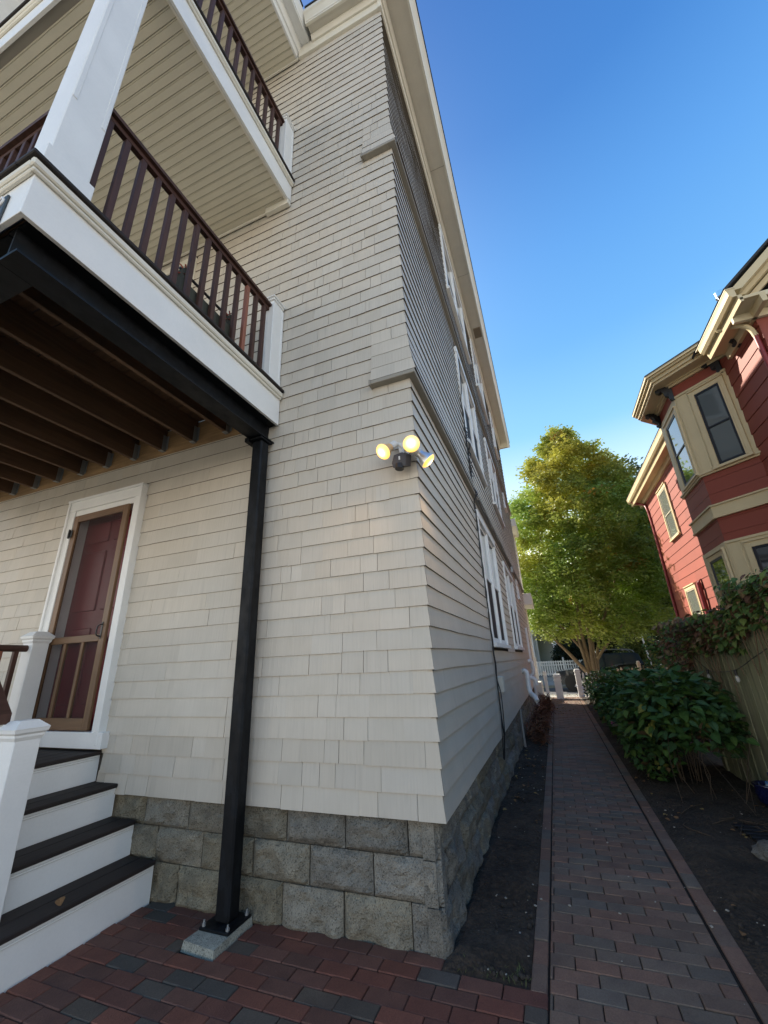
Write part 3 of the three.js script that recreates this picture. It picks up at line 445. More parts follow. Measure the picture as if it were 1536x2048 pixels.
// ---------------------------------------------------------------- stairs
{
  const s = thing('porch_stairs', 'short flight of dark brown treads with white risers below the red door', 'stairs');
  const T4 = [[.245, -2.13], [.467, -2.38], [.69, -2.63], [.912, -2.88]], Z0 = .03, Z1 = 1.22;
  T4.forEach(([y, x], i) => {
    const xb = i < 3 ? T4[i + 1][1] - .03 : -4.0;
    if (i < 3) { const m = (x + .028 + xb) / 2; part(s, 'tread', cb(m + .003, x + .028, y - .028, y, Z0, Z1 + .02, .006, 2, rnd(), rnd()), M.decking); part(s, 'tread', cb(xb, m - .003, y - .028, y - .0005, Z0, Z1 + .02, .004, 2, rnd(), rnd()), M.decking); }
    else for (let k = 0; k < 8; k++) part(s, 'landing_board', cb(x + .028 - k * .14 - .136, x + .028 - k * .14, y - .028, y - (k % 2) * .0006, Z0, Z1 + .02, .005, 2, rnd(), rnd()), M.decking);
    part(s, 'riser', cb(x - .02, x, i ? T4[i - 1][0] : -.03, y - .0285, Z0 - .01, Z1, .002, 2), M.white);
    part(s, 'riser_moulding', [cb(x, x + .012, y - .048, y - .0285, Z0, Z1, .004), cb(x, x + .007, y - .062, y - .049, Z0, Z1, .003)], M.white);
  });
  part(s, 'stringer', [prism([[-4, -.02], [-2.15, -.02], [-2.15, .215], [-2.40, .215], [-2.40, .437], [-2.65, .437], [-2.65, .66], [-2.9, .66], [-2.9, .882], [-4, .882]], Z1 - .03, Z1 - .002, (a, b, t) => [a, b, t])], M.white);
  const newel = (x, z, y0, y1, lab) => { const n = sub(s, 'newel_post', lab), h = .072; part(n, 'shaft', cb(x - h, x + h, y0, y1, z - h, z + h, .004), M.white);
    const rect = (r, y) => [[x - r, y, z - r], [x + r, y, z - r], [x + r, y, z + r], [x - r, y, z + r]]; const o = []; const ring = (r0, ya, r1, yb) => { const A = rect(r0, ya), B = rect(r1, yb); for (let i = 0; i < 4; i++) { const j = (i + 1) % 4; quad(o, A[j], A[i], B[i], B[j]); } };
    ring(h, y1 - .045, .082, y1 - .025); ring(.082, y1 - .025, .082, y1 - .012); ring(.082, y1 - .012, .093, y1); ring(.093, y1, .096, y1 + .016); ring(.096, y1 + .016, .098, y1 + .022); ring(.098, y1 + .022, .05, y1 + .065); const t = rect(.05, y1 + .065); quad(o, t[3], t[2], t[1], t[0]); part(n, 'cap', uvw(fromTris(o)), M.white); };
  newel(-2.35, .95, .245, 1.195, 'near newel post at the foot of the stairs');
  newel(-3.83, .165, .912, 1.86);
  newel(-2.97, 1.12, .912, 1.86);
  const g = sub(s, 'guard_rail'), X = -3.83;
  part(g, 'handrail', [cyl(.03, .03, [X, 1.77, .2], [X, 1.77, 2.2], 12)], M.mahogany);
  for (let z = .32; z < 2.2; z += .125) part(g, 'baluster', cb(X - .019, X + .019, .99, 1.745, z - .019, z + .019, .003, 1, rnd(), rnd()), z < .35 ? M.mahogany : M.mahoganyRed);
  part(g, 'bottom_rail', cb(X - .02, X + .02, .955, .989, .235, 2.2, .003, 2), M.mahogany);
  const hr = prism([[-.05, -.03], [.05, -.03], [.05, .03], [-.05, .03]], 0, .72, (a, b, t) => [-2.9 + t * .68, 1.72 - t * .62 + b, 1.05 + a]); part(s, 'stair_handrail', hr, M.mahogany);
}
// footing and fallen leaf
{
  const f = [[-1.50, .35], [-1.235, .372], [-1.245, .02], [-1.475, .015]], top = f.map(([x, z]) => [x + (x < -1.3 ? .012 : -.012), .034, z - (z > .1 ? .012 : 0)]), o = [];
  for (let i = 0; i < 4; i++) { const a = f[i], b = f[(i + 1) % 4]; quad(o, [a[0], -.03, a[1]], [b[0], -.03, b[1]], top[(i + 1) % 4], top[i]); } quad(o, top[0], top[1], top[2], top[3]);
  tag(part(scene, 'concrete_footing', uvw(fromTris(o)), M.concrete), 'grey rough concrete footing pad under the black steel column', 'footing');
}
// ---------------------------------------------------------------- flood light on the corner
{
  const L = thing('flood_light', 'lit three lamp floodlight with dark motion sensor on the house corner', 'flood light', [-.03, 3.06, .035]);
  part(L, 'mounting_box', [cyl(.064, .058, [.02, 0, -.02], [.02, -.004, .05], 24), cyl(.03, .03, [.02, 0, .045], [.02, 0, .066], 16), cyl(.012, .012, [-.015, .03, .048], [-.015, .03, .056], 10), cyl(.012, .012, [.05, .03, .048], [.05, .03, .056], 10)], M.plastic);
  const grad = tex(4, 64, 1, (u, v) => { const t = Math.min(1, Math.pow(v, 1.25)); return [.2 + .8 * t, .13 + .8 * t * t, .02 + .7 * Math.pow(t, 3)]; }); const lensM = std({ color: C(.9, .75, .4), emissive: C(1, 1, 1), emissiveMap: grad, emissiveIntensity: 2.2, roughness: .25 });
  const lamp = (base, dir, refl) => {
    const d = new THREE.Vector3(...dir).normalize(), B = new THREE.Vector3(...base), at = t => B.clone().addScaledVector(d, t).toArray(), g = sub(L, 'lamp_head');
    part(g, 'socket', [cyl(.03, .034, at(-.075), at(-.005), 16), tube([[0, 0, .05], B.clone().addScaledVector(d, -.1).lerp(new THREE.Vector3(0, 0, .06), .35).toArray(), at(-.07)], .016, 10, 8)], M.plastic);
    const prof = [[.03, -.005], [.034, .02], [.05, .05], [.06, .075], [.063, .088]].map(p => new THREE.Vector2(...p)); const sh = new THREE.LatheGeometry(prof, 24); const qn = new THREE.Quaternion().setFromUnitVectors(new THREE.Vector3(0, 1, 0), d); sh.applyQuaternion(qn); sh.translate(...base);
    const shell = part(g, 'reflector', NI(sh), refl); shell.material.side = THREE.DoubleSide;
    const lp = [[.063, .088], [.059, .096], [.048, .104], [.034, .1095], [.018, .1125], [0, .1135]].map(p => new THREE.Vector2(...p)), ls = new THREE.LatheGeometry(lp, 24); ls.applyQuaternion(qn); ls.translate(...base); part(g, 'lamp_lens', NI(ls), lensM);
    const sp = new THREE.SpotLight(new THREE.Color(1, .62, .25), .9, 8, 1.3, .8, 2); sp.position.set(...at(.125)); sp.target.position.set(...at(1)); sp.shadow.radius = 2; sp.castShadow = true; g.add(sp); g.add(sp.target); sp.name = 'lamp_glow'; sp.target.name = 'lamp_aim';
  };
  const silver = std({ color: C(.78, .8, .82), metalness: .8, roughness: .35 }), amber = std({ color: C(.75, .45, .2), roughness: .4 });
  lamp([-.095, .0, .10], [-.35, -.62, .62], amber); lamp([.092, -.03, .10], [.12, -.28, .75], amber); lamp([.125, -.08, .045], [.75, -.85, -.3], silver);
  const s = sub(L, 'motion_sensor'); const o = [[-.045, -.17], [.05, -.17], [.06, -.08], [.03, -.055], [-.035, -.065], [-.055, -.13]];
  part(s, 'sensor_body', prism(o, .05, .12, (a, b, t) => [a + (t - .05) * -.3, b - (t - .05) * .3, t]), std({ color: C(.055, .045, .042), roughness: .5 }));
  part(s, 'sensor_eye', [cyl(.03, .034, [-.02, -.165, .105], [-.022, -.205, .108], 18)], M.black); part(s, 'sensor_arm', tube([[0, -.01, .05], [.0, -.05, .06], [0, -.09, .08]], .014, 10, 8), M.plastic);
  part(s, 'sensor_glint', cb(-.02, -.008, -.135, -.105, .1185, .1235, .002), M.pvc);
}
// ---------------------------------------------------------------- the red house across the side yard
const red = thing('red_house', 'dark red clapboard house with tan trim and a two storey bay, beyond the board fence', 'house');
{
  const XH = 4.95, ZN = -4.65, ZFAR = -14.4, V2 = (a, b) => [a, b];
  const rectPrism = (poly, y0, y1) => prism(poly, y0, y1, (a, b, t) => [a, t, b]);
  const bay = d => [V2(5.2, -5.85 + d * 1.414 - .02), V2(4.25 - d, -6.8 + d * .414), V2(4.25 - d, -8.1 - d * .414), V2(5.2, -9.05 - d * 1.414 + .02)];
  part(red, 'wall', [bx(XH + .012, 12.4, -.1, 6.9, ZFAR, ZN), rectPrism(bay(-.012), -.1, 7.12)], M.red);
  const redTones = [1, .92, 1.06, .97].map(k => { const m = M.red.clone(); m.color.multiplyScalar(k); return m; });
  const side = sub(red, 'side_siding'), redTone = () => { const k = R(.9, 1.08); return k; };
  for (let k = 0; k < 25; k++) {
    const y = k * .275, o = a => { const g = a; return g; };
    for (const [za, zb] of [[ZFAR, -8.75], [-6.1, ZN]]) { let z = za; while (z < zb - .01) { const w = Math.min(R(.9, 1.6), zb - z); const poly = [[XH + .013, y], [XH - .012, y], [XH + .001, Math.min(y + .274, 6.88)], [XH + .013, Math.min(y + .274, 6.88)]]; part(side, 'siding_board', uvw(prism(poly, z + .001, z + w - .001, (a, b, t) => [a, b, t]), 2, rnd(), rnd()), pick(redTones)); z += w; } }
    if (y > 2.9 && y < 3.95 || y > 4.1 && y < 4.8 || y < 1) part(side, 'bay_siding_board', rectPrism(bay(.004), y + .003, Math.min(y + .272, 4.8)), M.red);
  }
  part(red, 'frieze_board', [rectPrism(bay(.003), 6.78, 7.05)], M.red);
  // belt, sill and cornice of the bay
  part(red, 'belt_course', [rectPrism(bay(.05), 3.93, 4.14), rectPrism(bay(.085), 4.141, 4.17), rectPrism(bay(.07), 3.90, 3.929)], M.tan);
  part(red, 'bay_sill', [rectPrism(bay(.05), 4.80, 4.835), rectPrism(bay(.075), 4.836, 4.87)], M.tan);
  part(red, 'bay_cornice', [rectPrism(bay(.06), 7.02, 7.07), rectPrism(bay(.10), 7.071, 7.10), rectPrism(bay(.36), 7.101, 7.16), rectPrism(bay(.40), 7.161, 7.24), rectPrism(bay(.45), 7.241, 7.29), rectPrism(bay(.49), 7.291, 7.34)], M.tan);
  part(red, 'bay_roof', rectPrism(bay(.495), 7.341, 7.37), M.roof);
  // carved brackets at the bay corners
  const bracket = (x, z, ang) => { const prof = [[0, 7.1], [.30, 7.1], [.31, 7.04], [.25, 7.0], [.2, 7.02], [.15, 6.95], [.16, 6.88], [.09, 6.84], [.07, 6.74], [0, 6.7]]; const gs = [prism(prof, -.05, .05, (a, b, t) => [a, b, t])]; for (const [a, b, r] of [[.24, 7.05, .05], [.12, 6.92, .045], [.06, 6.78, .035]]) gs.push(cyl(r, r, [a, b, -.065], [a, b, .065], 10)); const g = merge(gs); g.rotateY(ang); g.translate(x, 0, z); part(red, 'bracket', g, M.black); };
  bracket(4.25, -6.82, Math.PI - .4); bracket(4.25, -8.06, Math.PI + .3); bracket(4.94, -6.12, Math.PI - .75); bracket(4.94, -5.3, Math.PI);
  // main eave along the side and gutter
  const eave = (z0, z1) => { const run = (poly) => prism(poly, z0, z1, (a, b, t) => [a, b, t]); return [run([[4.95, 6.72], [4.88, 6.72], [4.87, 6.86], [4.95, 6.86]]), run([[4.95, 6.861], [4.62, 6.861], [4.62, 6.9], [4.95, 6.9]]), run([[4.66, 6.82], [4.62, 6.82], [4.60, 6.9], [4.60, 6.96], [4.66, 6.96]]), run([[4.599, 6.95], [4.54, 6.95], [4.50, 7.0], [4.49, 7.08], [4.48, 7.12], [4.599, 7.12]])]; };
  part(red, 'eave', eave(-14.85, -8.9), M.tan); part(red, 'eave', eave(-5.7, -4.2), M.tan);
  part(red, 'gutter_edge', cb(4.475, 4.61, 7.1201, 7.14, -14.86, -8.9, .003), M.tanpale); part(red, 'gutter_edge', cb(4.475, 4.61, 7.1201, 7.14, -5.8, -4.19, .003), M.tanpale);
  // roof: two slopes over the gable, raking cornice, horizontal return
  const s = .92, rid = 8.7, ry = 7.14 + (rid - 4.5) * s;
  part(red, 'roof', [prism([[4.5, 7.145], [rid, ry], [12.9, 7.145], [12.9, 7.17], [rid, ry + .025], [4.47, 7.17]], -14.9, -4.21, (a, b, t) => [a, b, t])], M.roof);
  part(red, 'gable_wall', prism([[4.96, 6.88], [12.4, 6.88], [rid, 6.9 + (rid - 4.8) * s]], ZN - .1, ZN, (a, b, t) => [a, b, t]), M.red);
  const rake = (off, th, z0, z1) => prism([[4.52 + off, 7.1], [rid, 7.1 + (rid - 4.52 - off) * s], [rid, 7.1 + (rid - 4.52 - off) * s - th], [4.52 + off + th / s, 7.1]], z0, z1, (a, b, t) => [a, b, t]);
  part(red, 'raking_cornice', [rake(.02, .16, -4.62, -4.22), rake(.2, .1, -4.64, -4.4), rake(.34, .12, -4.648, -4.55)], M.tan);
  part(red, 'gable_return', [cb(4.62, 12, 6.86, 6.90, -4.64, -4.25, .004), cb(4.62, 12, 6.901, 7.0, -4.64, -4.3, .01), cb(4.62, 12, 6.72, 6.859, -4.649, -4.58, .006)], M.tanpale);
  // vent pipe, downspouts
  part(red, 'vent_pipe', [cyl(.07, .07, [5.0, 7.5, -5.35], [5.0, 8.02, -5.35], 20), cyl(.095, .095, [5.0, 7.92, -5.35], [5.0, 8.04, -5.35], 20)], M.chrome);
  part(red, 'gutter_elbow', [tube([[4.55, 7.0, -5.02], [4.6, 6.93, -5.0], [4.68, 6.9, -4.93], [4.8, 6.72, -4.75], [4.87, 6.62, -4.74], [4.9, 6.45, -4.74]], .042, 24, 8)], M.tan);
  part(red, 'downspout', [tube([[4.9, 6.47, -4.74], [4.9, 4, -4.74], [4.9, 0, -4.74]], .042, 4, 8)], M.redtrim);
  part(red, 'downspout', [tube([[4.56, 7.0, -14.6], [4.66, 6.86, -14.5], [4.86, 6.7, -14.3], [4.9, 6.5, -14.1], [4.9, 3, -14.1], [4.9, 0, -14.1]], .045, 40, 8)], M.redtrim);
  part(red, 'red_pipe', [tube([[4.93, 3.3, -11.05], [4.88, 3.34, -11.05], [4.87, 3.2, -11.05], [4.87, 0, -11.05]], .065, 16, 8)], M.redtrim);
  // windows: local frame (u along the face, v up, w outwards)
  const win = (P, U, N, list) => { const m = new THREE.Matrix4().makeBasis(new THREE.Vector3(...U), new THREE.Vector3(0, 1, 0), new THREE.Vector3(...N)).setPosition(P[0], 0, P[1]); const w = sub(red, 'window'); for (const [n, gs, mat] of list) { const g = merge(gs); g.applyMatrix4(m); part(w, n, g, mat); } };
  const unit = (u0, u1, v0, v1, ca, trim, sashM, glass, w0 = 0) => { const vm = (v0 + v1) / 2, b = .045; return [
    ['frame', [cb(u0 - ca, u0, v0 - .02, v1 + ca, w0, w0 + .045), cb(u1, u1 + ca, v0 - .02, v1 + ca, w0, w0 + .045), cb(u0, u1, v1, v1 + ca, w0, w0 + .043), cb(u0 - ca, u1 + ca, v1 + ca, v1 + ca + .035, w0, w0 + .07), cb(u0 - ca - .02, u1 + ca + .02, v0 - .06, v0 - .02, w0, w0 + .075), cb(u0 - .03, u0 - .0005, v0, v1, w0 + .02, w0 + .055), cb(u1 + .0005, u1 + .03, v0, v1, w0 + .02, w0 + .055), cb(u0, u1, v0 - .0199, v0, w0, w0 + .05)], trim],
    ['sash', [cb(u0, u0 + b, v0, v1, w0 + .004, w0 + .034), cb(u1 - b, u1, v0, v1, w0 + .004, w0 + .034), cb(u0 + b, u1 - b, v1 - b, v1, w0 + .004, w0 + .034), cb(u0 + b, u1 - b, v0, v0 + b * 1.2, w0 + .004, w0 + .034), cb(u0 + b, u1 - b, vm - .02, vm + .02, w0 + .004, w0 + .034)], sashM],
    ['pane', [bx(u0 + b, u1 - b, vm, v1 - b, w0 + .002, w0 + .02)], glass], ['pane', [bx(u0 + b, u1 - b, v0 + b, vm, w0 + .002, w0 + .014)], glass]]; };
  const r2 = Math.SQRT1_2, sashBlack = std({ color: C(.012, .014, .02), roughness: .4 }), curtain = new THREE.MeshPhysicalMaterial({ color: C(.085, .10, .10), roughness: .3, clearcoat: 1, clearcoatRoughness: .04 });
  // angled face towards the yard (upper, lower) and its cream panels
  const A = [4.25, -6.8], U45 = [r2, 0, r2], N45 = [-r2, 0, r2];
  const upper = unit(.38, .84, 4.9, 6.55, .1, M.tan, sashBlack, curtain, .03); upper[0][1].push(cb(.005, 1.02, 4.872, 6.77, -.01, .028, .003), cb(.03, .06, 4.9, 6.7, .0281, .036), cb(.20, .24, 4.9, 6.7, .0281, .04), cb(.005, 1.02, 6.72, 6.77, .0281, .05));
  win(A, U45, N45, upper);
  const lower = unit(.40, .86, 1.5, 3.2, .1, M.tan, sashBlack, M.glass, .03); lower[0][1].push(cb(.005, 1.02, 1.2, 3.42, -.01, .028, .003), cb(.03, .06, 1.3, 3.36, .0281, .036), cb(.20, .24, 1.3, 3.36, .0281, .04), cb(.005, 1.02, 3.37, 3.42, .0281, .05));
  win(A, U45, N45, lower);
  // face parallel to the side
  const up2 = unit(.42, 1.2, 4.93, 6.45, .09, M.tan, std({ color: C(.05, .06, .075), roughness: .4 }), M.glass, .03); up2[0][1].push(cb(.0, 1.3, 4.872, 6.77, -.01, .028, .003));
  win([4.25, -8.1], [0, 0, 1], [-1, 0, 0], up2);
  const lo2 = unit(.40, 1.16, 1.5, 3.2, .09, M.tan, std({ color: C(.03, .035, .045), roughness: .4 }), M.glass, .03); lo2[0][1].push(cb(.0, 1.3, 1.2, 3.42, -.01, .028, .003));
  win([4.25, -8.1], [0, 0, 1], [-1, 0, 0], lo2);
  // far wall windows
  win([XH - .012, -12.45], [0, 0, 1], [-1, 0, 0], unit(.1, .95, 4.8, 6.33, .1, M.tan, std({ color: C(.4, .36, .26), roughness: .5 }), M.blindglass));
  win([XH - .012, -12.55], [0, 0, 1], [-1, 0, 0], unit(.1, .95, 1.7, 3.16, .1, M.tan, std({ color: C(.4, .36, .26), roughness: .5 }), M.blindglass));
}
// ---------------------------------------------------------------- leaves
function leafGeo(L, W, fold, curl, heart = false, rows = 4) {
  const o = [], P = []; for (let i = 0; i <= rows; i++) { const t = i / rows; let w = heart ? Math.pow(Math.sin(Math.PI * Math.pow(Math.min(1, t * .94 + .06), .62)), .85) : Math.sin(Math.PI * Math.pow(t, .85)); if (i === rows) w = .02; if (i === 0) w = heart ? .45 : .06; const y = -curl * t * t, ww = W / 2 * w; P.push([[-ww, y + fold * ww - (i === 0 && heart ? 0 : 0), t * L - (heart && i === 0 ? .1 * L : 0)], [0, y, t * L], [ww, y + fold * ww, t * L - (heart && i === 0 ? .1 * L : 0)]]); }
  for (let i = 0; i < rows; i++) for (let k = 0; k < 2; k++) quad(o, P[i][k], P[i + 1][k], P[i + 1][k + 1], P[i][k + 1]);
  const g = fromTris(o), p = g.attributes.position, uv = new Float32Array(p.count * 2); for (let i = 0; i < p.count; i++) { uv[2 * i] = p.getX(i) / W + .5; uv[2 * i + 1] = p.getZ(i) / L; } g.setAttribute('uv', new THREE.BufferAttribute(uv, 2)); return g;
}
const leafMat = (c, rough = .5, trans = .3) => new THREE.MeshPhysicalMaterial({ color: C(...c), map: T.leaf, roughness: rough, transmission: trans, thickness: 0, side: THREE.DoubleSide, specularIntensity: .25 });
const _q = new THREE.Quaternion(), _e = new THREE.Euler(), _m = new THREE.Matrix4(), _s = new THREE.Vector3();
// leaves: list of {p, e:[x,y,z] euler YXZ, s, m: material index}; first `n` as pieces, the rest merged as stuff
function foliage(owner, list, geos, mats, n, name = 'leaf', restName = 'leaf_mass') {
  list.forEach(l => l.d = (l.p[0] - camP.x) ** 2 + (l.p[1] - camP.y) ** 2 + (l.p[2] - camP.z) ** 2 - (l.pri || 0)); list.sort((a, b) => a.d - b.d);
  list.slice(0, n).forEach(l => { const m = part(owner, name, geos[l.g || 0], mats[l.m]); m.position.set(...l.p); m.rotation.set(l.e[0], l.e[1], l.e[2], 'YXZ'); m.scale.setScalar(l.s); });
  const rest = list.slice(n); if (!rest.length) return;
  mats.forEach((mt, k) => geos.forEach((ge, gi) => { const L = rest.filter(l => l.m === k && (l.g || 0) === gi); if (!L.length) return; const im = shade(new THREE.InstancedMesh(ge, mt, L.length)); im.name = restName; im.userData.kind = 'stuff'; L.forEach((l, i) => { _q.setFromEuler(_e.set(l.e[0], l.e[1], l.e[2], 'YXZ')); im.setMatrixAt(i, _m.compose(new THREE.Vector3(...l.p), _q, _s.setScalar(l.s))); }); owner.add(im); }));
}
// ---------------------------------------------------------------- board fence with its vine and lights
{
  const f = thing('board_fence', 'weathered greenish board fence along the right side of the garden bed', 'fence'), top = z => z < -2.55 ? 1.83 + .02 * Math.sin(z * 9) : 2.0;
  const tone = () => { const k = R(.75, 1.1); return [.36 * k, .34 * k, .24 * k]; };
  for (let z = -4.42; z < 2.2; z += .142) { const w = .138, x = 2.62 + R(-.006, .006), h = top(z) + R(-.012, .012); part(f, 'fence_board', tint(cb(x, x + .022, -.05, h, z, z + w - R(.002, .006), .004, 1, rnd(), rnd()), ...tone()), M.fence); }
  part(f, 'fence_rail', [tint(cb(2.645, 2.70, .35, .44, -4.4, 2.2, .004, 2), ...tone()), tint(cb(2.645, 2.70, 1.45, 1.54, -4.4, 2.2, .004, 2), ...tone())], M.fence);
  part(f, 'fence_post', tint(cb(2.60, 2.72, 0, 1.86, -4.54, -4.43, .008, 1), ...tone()), M.fence);
  part(f, 'fence_post', tint(cb(2.645, 2.75, 0, 2.02, -2.6, -2.5, .008, 1), ...tone()), M.fence);
  const vine = thing('climbing_vine', 'green and brown vine spilling over the top of the board fence', 'vine', [0, 0, 0]);
  const L = [];
  for (let i = 0; i < 4200; i++) {
    const end = rnd() < .42; let x, y, z;
    if (end) { z = -4.5 + R(-.95, .12); y = R(.25, 1.92); x = 2.6 + R(-.22, .28) * (y > 1.2 ? 1 : .7); }
    else { z = R(-4.6, -1.1); const t = top(z); const u = Math.pow(rnd(), 1.3); y = t + .07 - u * (.36 + .22 * fbm(z * .25, 3.3, 8, 8, 301)); x = (y > t ? 2.6 + R(-.15, .2) : 2.6 - R(.0, .09)); if (z > -2.4) y += .02; }
    const brown = end ? rnd() < .72 : rnd() < (z < -3.2 ? .62 : .3);
    L.push({ p: [x, y, z], e: [R(-.2, 1.3), -Math.PI / 2 + R(-1.1, 1.1), R(-.6, .6)], s: R(.4, .95), m: brown ? 3 + Math.floor(rnd() * 3) : Math.floor(rnd() * 3), pri: y > 1.7 ? 3 : 0 });
  }
  const mats = [[.10, .18, .05], [.08, .15, .05], [.18, .25, .07], [.21, .11, .065], [.14, .08, .055], [.27, .19, .10]].map(c => leafMat(c, .6, .2));
  foliage(vine, L, [leafGeo(.085, .07, .25, .02, true)], mats, 290);
  const stems = []; for (let i = 0; i < 34; i++) { const z = R(-5.1, -1.6); stems.push(tube([[2.6, 1.86, z], [2.57, 1.7, z + R(-.2, .2)], [2.58, 1.3 - R(0, .5), z + R(-.3, .3)], [2.6, .7, z + R(-.4, .4)]].slice(0, z < -4.3 ? 4 : 2 + (i % 2)), .006, 8, 5)); } 
  part(vine, 'stem', stems, M.bark);
  const dead = []; for (let i = 0; i < 70; i++) { const z = R(-2.55, -2.2); dead.push(tube([[2.6 + R(-.05, .1), 1.75, z], [2.58 + R(-.08, .12), 1.95, z + R(-.06, .06)], [2.6 + R(-.12, .15), R(1.98, 2.12), z + R(-.12, .12)]], .0035, 4, 4)); } part(vine, 'dry_twig', dead, std({ color: C(.16, .125, .07), roughness: .9 }), 'stuff');
  const s = thing('string_lights', 'string of small clear bulbs hung along the board fence', 'string lights');
  const row = pts => { part(s, 'wire', tube(pts, .0045, 60, 5), M.black); };
  row([[2.58, 1.42, -4.45], [2.575, 1.24, -3.9], [2.575, 1.23, -3.4], [2.575, 1.27, -2.95], [2.575, 1.42, -2.3], [2.58, 1.55, -1.6], [2.575, 1.4, -.8]]);
  row([[2.57, 1.62, -4.2], [2.57, 1.57, -3.95], [2.57, 1.63, -3.5], [2.57, 1.66, -3.2], [2.56, 1.8, -2.7]]);
  const bulbM = new THREE.MeshPhysicalMaterial({ color: C(.9, .9, .9), roughness: .05, transmission: .7, thickness: 0, ior: 1.5 });
  for (const [y, z] of [[1.24, -3.9], [1.262, -2.97], [1.575, -4.0], [1.655, -3.22], [1.48, -1.95]]) { const b = sub(s, 'bulb'); part(b, 'socket', cyl(.016, .013, [2.565, y, z], [2.562, y - .055, z + .006], 12), M.black); const g = NI(new THREE.LatheGeometry([[.012, 0], [.021, -.025], [.02, -.045], [.012, -.062], [0, -.066]].map(p => new THREE.Vector2(...p)), 14)); g.translate(2.562, y - .055, z + .006); part(b, 'glass', g, bulbM); }
}
